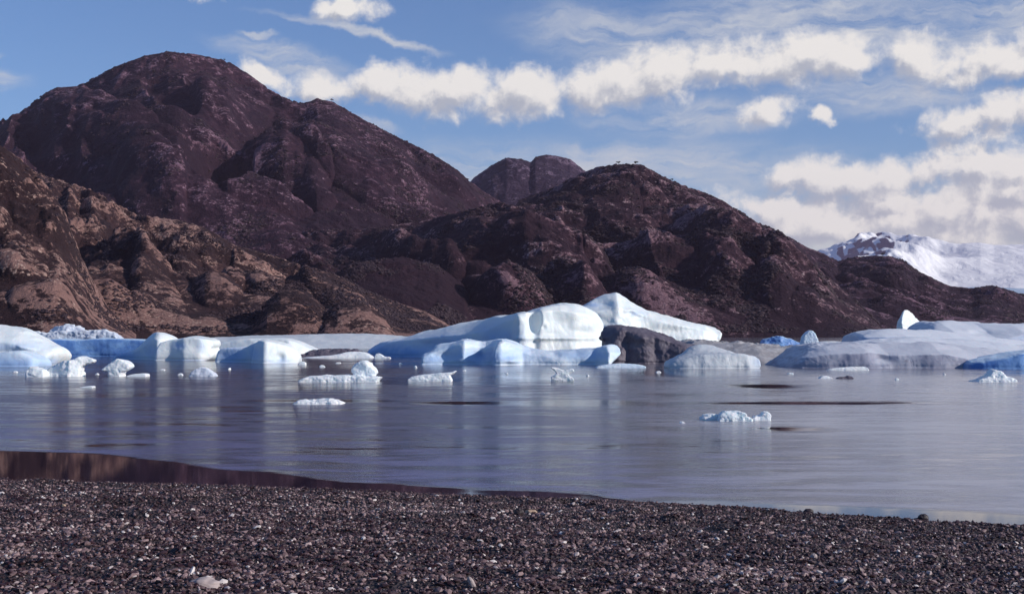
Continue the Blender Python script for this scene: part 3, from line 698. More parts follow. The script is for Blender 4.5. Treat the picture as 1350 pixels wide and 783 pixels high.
def snow_range():
    px = np.arange(1000, 1900, 1.5)
    sky = np.array([(1000, 352), (1060, 338), (1090, 327), (1108, 321), (1122, 314), (1132, 309), (1150, 306.5), (1163, 307), (1178, 309), (1200, 309), (1222, 312), (1238, 318), (1262, 321), (1292, 320), (1310, 323), (1350, 322), (1450, 318), (1600, 330), (1900, 345)], float)
    tgt = (HY - np.interp(px, sky[:, 0], sky[:, 1])) / F
    R, B = 11500.0, 8800.0
    t = np.linspace(0, 1.5, 300)[:, None]
    Y = B + (R - B) * t + 0 * px; X = (px - CX) / F * Y
    sh = np.where(t < 1, .45 * t + .55 * np.sin(np.clip(t, 0, 1) * math.pi / 2), 1 - (t - 1) * .6)
    Z = tgt * R * sh
    rid = 1 - np.abs(fbm(X / 900, Y / 900, 0 * X + 2, 4, .42)) * 1.6
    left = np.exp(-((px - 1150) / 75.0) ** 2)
    relief = (rid - .6) * (12 + 210 * left) + fbm(X / 260, Y / 500, 0 * X, 4) * (9 + 55 * left) + billow(X / 1800, Y / 1800, 0 * X, 2) * 120
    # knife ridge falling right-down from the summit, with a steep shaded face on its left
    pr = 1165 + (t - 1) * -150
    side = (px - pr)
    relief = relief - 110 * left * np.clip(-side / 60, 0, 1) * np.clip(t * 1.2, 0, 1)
    Z2 = Z + relief * np.clip(t * 4, 0, 1)
    ap = ((Z2 - H) / Y)[t[:, 0] < 1.2].max(0)
    k = np.hanning(44); k /= k.sum()
    r = np.convolve(np.pad(tgt / ap, 44, mode='edge'), k, 'same')[44:-44]
    Z2 = Z2 * r
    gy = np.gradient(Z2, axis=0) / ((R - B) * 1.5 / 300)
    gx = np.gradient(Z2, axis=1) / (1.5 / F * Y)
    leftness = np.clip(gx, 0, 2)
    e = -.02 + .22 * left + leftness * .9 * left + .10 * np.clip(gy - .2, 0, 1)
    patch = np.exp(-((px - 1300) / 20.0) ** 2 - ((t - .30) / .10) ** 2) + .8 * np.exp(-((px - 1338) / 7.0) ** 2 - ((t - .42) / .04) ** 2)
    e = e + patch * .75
    Z2[0] = -1.5; Z2[-1] = -1.5
    o = mesh_obj('snow_mountain', np.stack([X, Y, Z2], -1).reshape(-1, 3), grid_faces(*Z2.shape), snow_mat(), attrs={'exposed': e})
    set_props(o, kind='structure')
    return px, Y, Z2


snow_range()
# glacier tongue below the snow range: long gentle ice sheet
px = np.arange(1150, 1950, 4.0); t = np.linspace(0, 1, 60)[:, None]
Y = 5200 + 3500 * t + 0 * px; X = (px - CX) / F * Y
Z = ((HY - 377.0) / F * 8200 + 8 * fbm(X / 500, Y / 500, 0 * X, 3)) * np.clip(t * 1.07, 0, 1) ** .9
Z[0] = -1.5
m, tt_, bs, pos = new_mat('glacier_ice')
tt_.put(bs.inputs['Base Color'], tt_.mix(tt_.rng(tt_.noise(tt_.scale(pos, (1, .3, 1)), .01, 5, .6), .4, .65), (.30, .44, .58), (.46, .58, .68)))
bs.inputs['Roughness'].default_value = .7
set_props(mesh_obj('glacier', np.stack([X, Y, Z], -1).reshape(-1, 3), grid_faces(*Z.shape), m), kind='structure')


# ------------------------------------------------------------------ trees on the ridges
def leaf_mat(name, c):
    m, t, bs, pos = new_mat(name)
    n = t.noise(pos, 1.3, 3, .6)
    t.put(bs.inputs['Base Color'], t.mix(n, c, tuple(q * 1.8 for q in c))); bs.inputs['Roughness'].default_value = .8
    return m


M_leaf = leaf_mat('beech_leaves', (.030, .028, .020)); M_bark = leaf_mat('bark', (.05, .04, .035))


def tree(px, key, hgt, lab, conifer=False, row=None):
    pxs, Y, Z = hills[key]
    j = int(np.argmin(np.abs(pxs - px)))
    if row is None:
        i = int(np.argmax((Z[:, j] - H) / Y[:, j]))
    else:
        i = int(np.argmin(np.abs((HY - (Z[:, j] - H) / Y[:, j] * F) - row)))
    x, y, z = float(wx(px, Y[i, j])), float(Y[i, j]), float(Z[i, j]) - .4
    e = bpy.data.objects.new('conifer' if conifer else 'ridge_tree', None); col.objects.link(e)
    e.location = (x, y, z); e.empty_display_size = .5
    set_props(e, lab, 'tree', 'lone trees on the hills')
    r = np.random.default_rng(int(px))
    # trunk with two limbs
    V, Fc = [], []
    def tube(p0, p1, r0, r1):
        n = 6; b = len(V)
        for p, q in ((p0, r0), (p1, r1)):
            for a in range(n):
                V.append((p[0] + q * math.cos(a * 2 * math.pi / n), p[1] + q * math.sin(a * 2 * math.pi / n), p[2]))
        for a in range(n): Fc.append((b + a, b + (a + 1) % n, b + n + (a + 1) % n, b + n + a))
    tube((0, 0, -.5), (.1, 0, hgt * .55), hgt * .05, hgt * .03)
    if conifer: tube((.1, 0, hgt * .55), (.1, 0, hgt * .97), hgt * .03, hgt * .008)
    else:
        tube((.1, 0, hgt * .5), (hgt * .25, .2, hgt * .8), hgt * .028, hgt * .012)
        tube((.1, 0, hgt * .5), (-hgt * .22, -.2, hgt * .78), hgt * .028, hgt * .012)
    o = mesh_obj('trunk', np.array(V), np.array(Fc), M_bark); o.parent = e
    # crown: many small leaf clump faces
    n = 700
    if conifer:
        hh = r.random(n); rad = (1 - hh) * hgt * .24 * np.sqrt(r.random(n)) * (1 + .3 * np.sin(hh * 40)); a = r.random(n) * 6.283
        P = np.stack([rad * np.cos(a), rad * np.sin(a), hgt * (.12 + .88 * hh)], 1)
    else:
        c = r.normal(size=(7, 3)) * np.array([hgt * .24, hgt * .2, hgt * .10]) + np.array([0, 0, hgt * .78])
        P = c[r.integers(0, 7, n)] + r.normal(size=(n, 3)) * hgt * np.array([.10, .10, .055])
    s = hgt * .045
    d1 = r.normal(size=(n, 3)) * s; d2 = r.normal(size=(n, 3)) * s
    V = np.stack([P - d1, P + d2, P + d1, P - d2], 1).reshape(-1, 3)
    o = mesh_obj('crown', V, np.arange(4 * n).reshape(n, 4), M_leaf, smooth=False); o.parent = e


tree(815, 'D', 4.5, 'left one of the two tiny spreading trees on the crest of the central hill')
tree(838, 'D', 5, 'right one of the two tiny spreading trees on the crest of the central hill')
tree(887, 'D', 3.5, 'tiny dark tree on the crest right of the central hill top')
tree(402, 'B', 17, 'dark pointed conifer standing out on the big left mountain slope', True, 262)
tree(296, 'B', 4, 'speck of a tree on the right shoulder of the big mountain summit')
tree(437, 'B', 4.5, 'small bushy tree on the knoll right of the big mountain summit')
tree(1164, 'F', 6, 'small tree on the right far hill, against the snow peak')


# scrub over the nearer slopes: uncountable
def scrub():
    allV, allF = [], []
    base = 0
    r = np.random.default_rng(3)
    ico = np.array([(0, 0, 1), (.89, 0, .2), (.28, .85, .2), (-.72, .53, .2), (-.72, -.53, .2), (.28, -.85, .2), (.6, .45, -.5), (-.25, .7, -.5), (-.8, 0, -.5), (-.25, -.7, -.5), (.6, -.45, -.5)])
    fc = np.array([(0, 1, 2), (0, 2, 3), (0, 3, 4), (0, 4, 5), (0, 5, 1), (1, 6, 2), (2, 7, 3), (3, 8, 4), (4, 9, 5), (5, 10, 1), (2, 6, 7), (3, 7, 8), (4, 8, 9), (5, 9, 10), (1, 10, 6)])
    for key, n, s in (('A', 4600, 1.3), ('C', 16000, 1.6), ('N', 5600, 2.0), ('M', 14000, 2.1), ('D', 26000, 2.3), ('F', 9000, 2.6), ('B', 22000, 2.6), ('P', 500, 1.2), ('Q', 500, 1.2), ('E', 1200, 3.0)):
        pxs, Y, Z = hills[key]
        nr, nc = Z.shape
        i = r.integers(3, int(nr * .72), n * 4); j = r.integers(2, nc - 2, n * 4); n = int(n * .8)
        X = (pxs[j] - CX) / F * Y[i, j]
        den = fbm(X / 60, Y[i, j] / 60, 0 * X + 5, 3) + .25 * fbm(X / 260, Y[i, j] / 260, 0 * X, 2)
        ok = np.argsort(-den + r.normal(size=len(den)) * .12)[:n]
        i, j, X = i[ok], j[ok], X[ok]
        P = np.stack([X, Y[i, j], Z[i, j]], 1)
        P = P[P[:, 2] > 4]
        k = len(P)
        S = s * .52 * (r.lognormal(0, .35, k))[:, None, None] * np.array([1.25, 1.25, .8])
        V = P[:, None, :] + ico[None] * S * (1 + r.normal(size=(k, 11, 3)) * .22)
        Fq = (fc[None] + (np.arange(k) * 11)[:, None, None] + base).reshape(-1, 3)
        base += k * 11
        allV.append(V.reshape(-1, 3)); allF.append(Fq)
    o = mesh_obj('scrub', np.vstack(allV), np.vstack(allF), leaf_mat('scrub_leaves', (.019, .008, .012)), smooth=False)
    set_props(o, 'dark low scrub scattered over the rocky hills', 'scrub', kind='stuff')


scrub()


# ------------------------------------------------------------------ beach
# shoreline as seen: left 632, centre 652, right 693
sh_px = np.array([(-900, 612), (-400, 620), (0, 631), (150, 636), (300, 639), (450, 645), (600, 653), (760, 659), (900, 665), (1000, 671), (1120, 681), (1250, 688), (1350, 694), (1600, 706), (2200, 735)], float)
shY = H * F / (sh_px[:, 1] - HY); shX = (sh_px[:, 0] - CX) / F * shY


def beach_z(X, Y):
    sY = np.interp(X, shX, shY) + .22 * fbm(X * .55, 0 * X, 0 * X + 3.3, 3) + .10 * fbm(X * 2.7, Y * 1.5, 0 * X + 8.3, 3)
    d = sY - Y                                     # metres up the beach
    z = np.where(d > 0, .055 * np.minimum(d, 4) + .05 * np.maximum(d - 4, 0), .09 * d)
    z = np.maximum(z, -1.6)
    z = z + .09 * np.clip(d, 0, 1) * fbm(X * .14, Y * 1.1, 0 * X + 1.1, 3) + .07 * np.clip(d, 0, 1) * fbm(X * 1.3, Y * 2.2, 0 * X + 7, 3)
    # a scraped furrow running down to the right
    ax, ay, bx, by = 1.0, 24.6, 3.1, 18.4
    L2 = (bx - ax) ** 2 + (by - ay) ** 2
    tt = np.clip(((X - ax) * (bx - ax) + (Y - ay) * (by - ay)) / L2, 0, 1)
    dd = np.hypot(X - ax - tt * (bx - ax), Y - ay - tt * (by - ay))
    z = z - .07 * np.exp(-(dd / .14) ** 2) + .03 * np.exp(-((dd - .32) / .12) ** 2)
    return z, d


def gravel_mat():
    m, t, bs, pos = new_mat('dark_gravel')
    v = t.new('ShaderNodeTexVoronoi'); v.inputs['Scale'].default_value = 22
    t.put(v.inputs['Vector'], pos)
    n = t.noise(pos, 1.2, 4, .6)
    vc = t.math('MULTIPLY', t.math('ADD', t.vmath('LENGTH', v.outputs['Color'], out=1), 0), .6)
    c = t.mix(t.rng(vc, .2, 1.0), (.016, .008, .010), (.06, .038, .042))
    c = t.mix(t.math('MULTIPLY', t.rng(n, .4, .65), .4), c, (.02, .013, .016))
    t.put(bs.inputs['Base Color'], c); bs.inputs['Roughness'].default_value = .7
    t.put(bs.inputs['Normal'], t.bump(v.outputs['Distance'], .9, .05))
    return m


xs = np.concatenate([np.linspace(-260, -24, 60)[:-1], np.arange(-24, 24, .09), np.linspace(24, 260, 60)[1:]])
ys = np.concatenate([np.linspace(-120, 8, 40)[:-1], np.arange(8, 36, .07), np.linspace(36, 70, 20)[1:]])
Xb, Yb = np.meshgrid(xs, ys)
Zb, _ = beach_z(Xb, Yb)
set_props(mesh_obj('beach_ground', np.stack([Xb, Yb, Zb], -1).reshape(-1, 3), grid_faces(*Xb.shape), gravel_mat()), kind='structure')


def pebble_mat(name, lo, hi, rough=.5):
    m, t, bs, pos = new_mat(name)
    tone = t.attr('tone')
    n = t.noise(pos, 60, 3, .6)
    c = t.mix(t.rng(tone, 0, .8, mode='LINEAR'), lo, hi)
    c = t.mix(t.rng(tone, .84, 1.0), c, (.80, .72, .68))  # palest pebbles double as painted sun glints
    c = t.mix(t.math('MULTIPLY', n, .3), c, lo)
    t.put(bs.inputs['Base Color'], c)
    bs.inputs['Roughness'].default_value = rough
    bs.inputs['Specular IOR Level'].default_value = .35
    return m


def ico_sphere(sub):
    p = (1 + 5 ** .5) / 2
    v = [(-1, p, 0), (1, p, 0), (-1, -p, 0), (1, -p, 0), (0, -1, p), (0, 1, p), (0, -1, -p), (0, 1, -p), (p, 0, -1), (p, 0, 1), (-p, 0, -1), (-p, 0, 1)]
    f = [(0, 11, 5), (0, 5, 1), (0, 1, 7), (0, 7, 10), (0, 10, 11), (1, 5, 9), (5, 11, 4), (11, 10, 2), (10, 7, 6), (7, 1, 8), (3, 9, 4), (3, 4, 2), (3, 2, 6), (3, 6, 8), (3, 8, 9), (4, 9, 5), (2, 4, 11), (6, 2, 10), (8, 6, 7), (9, 8, 1)]
    v = [np.array(q) / np.linalg.norm(q) for q in v]
    for _ in range(sub):
        nf, cache = [], {}
        def mid(a, b):
            k = (min(a, b), max(a, b))
            if k not in cache:
                q = v[a] + v[b]; v.append(q / np.linalg.norm(q)); cache[k] = len(v) - 1
            return cache[k]
        for a, b, c in f:
            ab, bc, ca = mid(a, b), mid(b, c), mid(c, a)
            nf += [(a, ab, ca), (b, bc, ab), (c, ca, bc), (ab, bc, ca)]
        f = nf
    return np.array(v), np.array(f)


def pebbles():
    r = np.random.default_rng(21)
    ico, fc = ico_sphere(0)
    N = 430000
    Y = 11.0 + 22.0 * r.random(N); X = (r.random(N) * 2 - 1) * (.40 * Y + 2.0)
    z, d = beach_z(X, Y)
    dens = .75 + .5 * fbm(X * .6, Y * 1.2, 0 * X, 2)
    keep = (d > -.45) & (r.random(N) < dens * np.clip((d + .45) * 2.2, 0, 1) * .8)
    X, Y, z, d = X[keep], Y[keep], z[keep], d[keep]
    k = len(X)
    size = .0128 * r.lognormal(0, .50, k)
    size = np.clip(size, .007, .036)
    S = size[:, None] * np.stack([1 + .8 * r.random(k), .7 + .4 * r.random(k), .4 + .4 * r.random(k)], 1)
    L = ico[None] * (1 + r.normal(size=(k, 12, 1)) * .14) * S[:, None, :]
    a = r.random(k) * 6.283; b = r.normal(size=k) * .5; c = r.normal(size=k) * .35
    # tilt about x, then y, then spin about z
    y1 = L[..., 1] * np.cos(b)[:, None] - L[..., 2] * np.sin(b)[:, None]; z1 = L[..., 1] * np.sin(b)[:, None] + L[..., 2] * np.cos(b)[:, None]
    x1 = L[..., 0] * np.cos(c)[:, None] + z1 * np.sin(c)[:, None]; z2 = -L[..., 0] * np.sin(c)[:, None] + z1 * np.cos(c)[:, None]
    x2 = x1 * np.cos(a)[:, None] - y1 * np.sin(a)[:, None]; y2 = x1 * np.sin(a)[:, None] + y1 * np.cos(a)[:, None]
    V = np.stack([x2 + X[:, None], y2 + Y[:, None], z2 + (z + size * .25)[:, None]], -1).reshape(-1, 3)
    Fq = (fc[None] + (np.arange(k) * 12)[:, None, None]).reshape(-1, 3)
    pt = np.clip(.5 + .9 * fbm(X * .22 + 9, Y * 1.2, 0 * X, 4), 0, 1)
    wet = np.clip((d - .15) / .8, .25, 1)
    tone = np.repeat(r.random(k) ** (5.2 - 4.1 * pt) * wet, 12)
    o = mesh_obj('beach_pebbles', V, Fq, pebble_mat('pebble', (.030, .010, .014), (.37, .25, .245)), smooth=False, attrs={'tone': tone})
    set_props(o, 'dark wet gravel and pebbles covering the near beach', 'pebbles', kind='stuff')
    print('pebbles', k)


pebbles()
M_pale = pebble_mat('pale_stone', (.34, .27, .26), (.50, .42, .40), .75)
M_tanst = pebble_mat('tan_stone', (.36, .25, .17), (.50, .36, .26), .7)
M_darkst = pebble_mat('dark_stone', (.020, .014, .016), (.07, .05, .055), .5)


def stone(px, py, w, hgt, mat, label, seed, depth=None, rot=0.0, tiltz=0.0):
    # find the beach under that spot
    Ys = np.linspace(10, 34, 2400); Xs = (px - CX) / F * Ys
    zz, _ = beach_z(Xs, Ys)
    zz = np.maximum(zz, -.02)
    i = int(np.argmin(np.abs(wz(py, Ys) - zz)))
    Y, X, z = Ys[i], Xs[i], zz[i]
    s = Y / F
    v, f = ico_sphere(3)
    q = v * np.array([w * s / 2, (depth or w * .8) * s / 2, hgt * s / 1.6])
    n = fbm(v[:, 0] * 1.6 + seed, v[:, 1] * 1.6, v[:, 2] * 1.6, 4, .5)
    q = q * (1 + n[:, None] * .2)
    ca, sa = math.cos(tiltz), math.sin(tiltz)
    q = np.stack([q[:, 0] * ca - q[:, 2] * sa, q[:, 1], q[:, 0] * sa + q[:, 2] * ca], 1)
    o = mesh_obj('stone', q, f, mat, attrs={'tone': .35 + .4 * n})
    o.location = (X, Y, z + hgt * s * .34)
    set_props(o, label, 'stone', 'larger stones lying on the beach')


stone(268, 776, 44, 15, M_pale, 'largest pale smooth stone on the gravel at the bottom edge of the beach', 1)
stone(252, 771, 14, 10, M_darkst, 'small dark stone touching the left of the large pale stone', 2)
stone(700, 678, 17, 7, M_tanst, 'tan flat stone near the waterline in the middle of the beach', 3)
stone(684, 678, 13, 9, M_darkst, 'dark stone just left of the tan flat stone', 4)
stone(622, 774, 7, 16, M_pale, 'pale pointed shard of stone standing near the bottom of the beach', 5, tiltz=.5)
stone(1066, 676, 13, 6, M_darkst, 'dark rock at the waterline, left one of two on the right shore', 6)
stone(1217, 685, 14, 8, M_darkst, 'dark peaked rock at the waterline, right one of two on the right shore', 7)
stone(1073, 736, 9, 7, M_pale, 'small pale stone on dark gravel at the right of the beach', 8)
stone(136, 699, 6, 4, M_pale, 'tiny pale stone on dark gravel at the left of the beach', 9)
stone(84, 668, 6, 4, M_tanst, 'tiny cream stone on the gravel near the left waterline', 10)


# ------------------------------------------------------------------ water
def water_mat():
    m, t, bs, pos = new_mat('lake_water')
    sep = t.new('ShaderNodeSeparateXYZ'); t.put(sep.inputs[0], pos)
    X, Y = sep.outputs[0], sep.outputs[1]
    # wind-ruffled water begins a few metres off the beach; the strip along the shore is glassy
    wob = t.math('MULTIPLY', t.math('SUBTRACT', t.noise(t.scale(pos, (1, 2.2, 1)), .35, 6, .65), .5), 1.3)
    fc = t.new('ShaderNodeFloatCurve')
    edge = [(-260, 60), (-12.8, 35.7), (-8.5, 33.6), (-3.4, 28.4), (0.2, 27.0), (1.4, 26.4), (2.0, 25.3), (3.3, 24.9), (5.0, 24.4), (8.0, 23.2), (200, 10)]
    # piecewise ramp on X
    ramp = t.new('ShaderNodeValToRGB')
    cr = ramp.color_ramp
    lo, hi = -30.0, 20.0
    pts = [(-30, 44), (-12.8, 36.4), (-10, 35.2), (-6.5, 31.6), (-3.4, 28.8), (0.2, 27.1), (1.5, 26.6), (2.2, 25.5), (3.3, 25.6), (5.5, 24.85), (8.3, 23.65), (20, 18.6)]
    while len(cr.elements) < len(pts): cr.elements.new(.5)
    for e_, (x_, y_) in zip(cr.elements, pts):
        e_.position = (x_ - lo) / (hi - lo); g = y_ / 50.0; e_.color = (g, g, g, 1)
    t.n.remove(fc)
    t.put(ramp.inputs[0], t.rng(X, lo, hi, mode='LINEAR'))
    eY = t.math('MULTIPLY', ramp.outputs[0], 50.0)
    dd = t.math('SUBTRACT', t.math('ADD', Y, wob), eY)
    ruff = t.rng(dd, 0.0, .6)
    lw = t.math('MULTIPLY', t.math('SUBTRACT', t.noise(t.scale(pos, (.12, .9, 1)), 1.0, 7, .70, .6), .5), 1.9)
    # glassy lanes farther out
    def lane(cx, cy, hx, hy, amt=1.0):
        dx = t.math('DIVIDE', t.math('SUBTRACT', X, cx), hx)
        dy = t.math('DIVIDE', t.math('SUBTRACT', t.math('ADD', Y, t.math('MULTIPLY', wob, hy * .5)), cy), hy)
        r = t.math('ADD', t.math('MULTIPLY', dx, dx), t.math('MULTIPLY', dy, dy))
        r = t.math('ADD', r, lw)
        return t.math('MULTIPLY', t.rng(r, .25, 1.05, 1.0, 0.0), amt)
    calm = None
    def L(px0, px1, py0, py1, amt=1.0):
        pm = (py0 + py1) / 2; y = dist_at(pm)
        return lane(float(wx((px0 + px1) / 2, y)), (dist_at(py0) + dist_at(py1)) / 2, (px1 - px0) / 2 * y / F * 1.1, abs(dist_at(py0) - dist_at(py1)) / 2 * 1.2, amt)
    for q in (L(500, 720, 528.5, 534), L(280, 560, 526, 531, .9), L(860, 1290, 528, 534.5), L(1180, 1400, 517, 520, .6), L(20, 200, 566, 571, .6), L(640, 880, 526, 537, .75), L(950, 1065, 505, 513), L(985, 1105, 561, 570), L(640, 800, 492, 500, .5),
              L(330, 520, 507, 514, .7), L(60, 260, 517, 524, .6), L(560, 760, 560, 566, .5), L(0, 300, 555, 562, .55), L(820, 960, 486, 498, .9), L(1040, 1130, 566, 569, .6),
              L(860, 985, 575, 588, .5), L(400, 640, 575, 582, .4), L(140, 420, 536, 542, .5), L(690, 840, 527, 531, .5)):
        calm = q if calm is None else t.math('MAXIMUM', calm, q)
    st = t.noise(t.scale(pos, (.32, .95, 1)), 1.0, 8, .68, .4)
    st2 = t.noise(t.scale(pos, (.035, .06, 1)), 1.0, 4, .6, .3)
    patch = t.math('ADD', t.math('MULTIPLY', st, .6), t.math('MULTIPLY', st2, .4))
    rpl = t.rng(patch, .41, .55, .2, 1.0)
    ruff = t.math('MULTIPLY', ruff, rpl)
    ruff = t.math('MULTIPLY', ruff, t.math('SUBTRACT', 1.0, calm))
    far = t.rng(Y, 60, 130, 1.0, .55)
    ruff = t.math('MULTIPLY', ruff, far)
    rough = t.math('ADD', t.math('MULTIPLY', ruff, .18), .03)
    t.put(bs.inputs['Roughness'], rough)
    bs.inputs['IOR'].default_value = 1.333
    bs.inputs['Specular Tint'].default_value = (.93, .86, 1.0, 1)
    film_sheen = t.math('MULTIPLY', t.math('MULTIPLY', ruff, t.rng(st, .36, .60)), t.rng(dd, 0, 24, 1.0, .5))  # thin ice film, its lavender also painting in sky reflection
    skin_sheen = t.math('MULTIPLY', t.rng(t.math('ADD', t.math('SUBTRACT', X, t.math('MULTIPLY', Y, .07)), t.math('MULTIPLY', t.math('SUBTRACT', st2, .5), 14.0)), -1.0, 8.0), t.rng(Y, 60, 150, 1.0, .3))  # pale ice skin at right, painting bright cloud reflection into the base colour
    skin_sheen = t.math('MULTIPLY', skin_sheen, t.math('MULTIPLY', t.rng(dd, 0, .6), t.math('SUBTRACT', 1.0, calm)))
    skin_sheen = t.math('MULTIPLY', skin_sheen, t.rng(patch, .36, .60, .45, 1.0))
    wc = t.mix(film_sheen, (.022, .010, .020), (.125, .115, .25))
    t.put(bs.inputs['Base Color'], t.mix(skin_sheen, wc, (.36, .36, .40)))
    rip = t.noise(t.scale(pos, (1.6, 3.4, 1)), 1.0, 4, .6, .3)
    fine = t.noise(t.scale(pos, (5, 14, 1)), 1.0, 3, .6)
    h = t.math('ADD', t.math('MULTIPLY', rip, .55), t.math('MULTIPLY', fine, .30))
    h = t.math('MULTIPLY', h, t.math('ADD', t.math('MULTIPLY', ruff, 1.0), .02))
    t.put(bs.inputs['Normal'], t.bump(h, .5, .06))
    return m


yw = np.array([14, 20, 25, 30, 40, 60, 100, 200, 500, 1500, 4000, 14500], float)
xw = np.array([-9000, -2500, -600, -200, -60, -20, -8, 0, 8, 20, 60, 200, 600, 2500, 9000], float)
Xw, Yw = np.meshgrid(xw, yw)
set_props(mesh_obj('water', np.stack([Xw, Yw, 0 * Xw], -1).reshape(-1, 3), grid_faces(*Xw.shape), water_mat()), kind='structure')

# ------------------------------------------------------------------ air
SUN_EL, SUN_AZ = math.radians(24), math.radians(106)      # azimuth clockwise from the view direction
V = np.array([(x, y, z) for x in (-9500, 9500) for y in (-400, 14800) for z in (-4.0, 1300.0)])
Q = np.array([(0, 1, 3, 2), (4, 6, 7, 5), (0, 4, 5, 1), (2, 3, 7, 6), (0, 2, 6, 4), (1, 5, 7, 3)])
m = bpy.data.materials.new('air'); m.use_nodes = True
m.node_tree.nodes.remove(m.node_tree.nodes['Principled BSDF'])
pv = m.node_tree.nodes.new('ShaderNodeVolumePrincipled')
pv.inputs['Color'].default_value = (.92, .68, .90, 1); pv.inputs['Density'].default_value = 2.2e-5; pv.inputs['Anisotropy'].default_value = 0.1
m.node_tree.links.new(pv.outputs[0], m.node_tree.nodes['Material Output'].inputs['Volume'])
hz = mesh_obj('haze', V, Q, m, smooth=False)
set_props(hz, 'thin blue air over the lake and hills', 'haze', kind='stuff')

# ------------------------------------------------------------------ sky
w = bpy.data.worlds.new('World'); scene.world = w; w.use_nodes = True
t = NT(w.node_tree)
bg = w.node_tree.nodes['Background']
geo = t.new('ShaderNodeTexCoord').outputs['Generated']
sky = t.new('ShaderNodeTexSky', sky_type='NISHITA')
sky.sun_disc = False; sky.sun_elevation = SUN_EL; sky.sun_rotation = SUN_AZ
sky.altitude = 500; sky.air_density = 1.0; sky.dust_density = .1; sky.ozone_density = 2.2
SKYSTR = .085
# direction -> (azimuth, elevation) tangents around the lake's far end
sep = t.new('ShaderNodeSeparateXYZ'); t.put(sep.inputs[0], geo)
az = t.math('ARCTAN2', sep.outputs[0], sep.outputs[1])
el = t.math('ARCSINE', sep.outputs[2])
cmb = t.new('ShaderNodeCombineXYZ'); t.put(cmb.inputs[0], t.math('MULTIPLY', az, 18.75)); t.put(cmb.inputs[1], t.math('MULTIPLY', el, 18.75))
P0 = cmb.outputs[0]     # 1 unit = 100 photo pixels near the centre


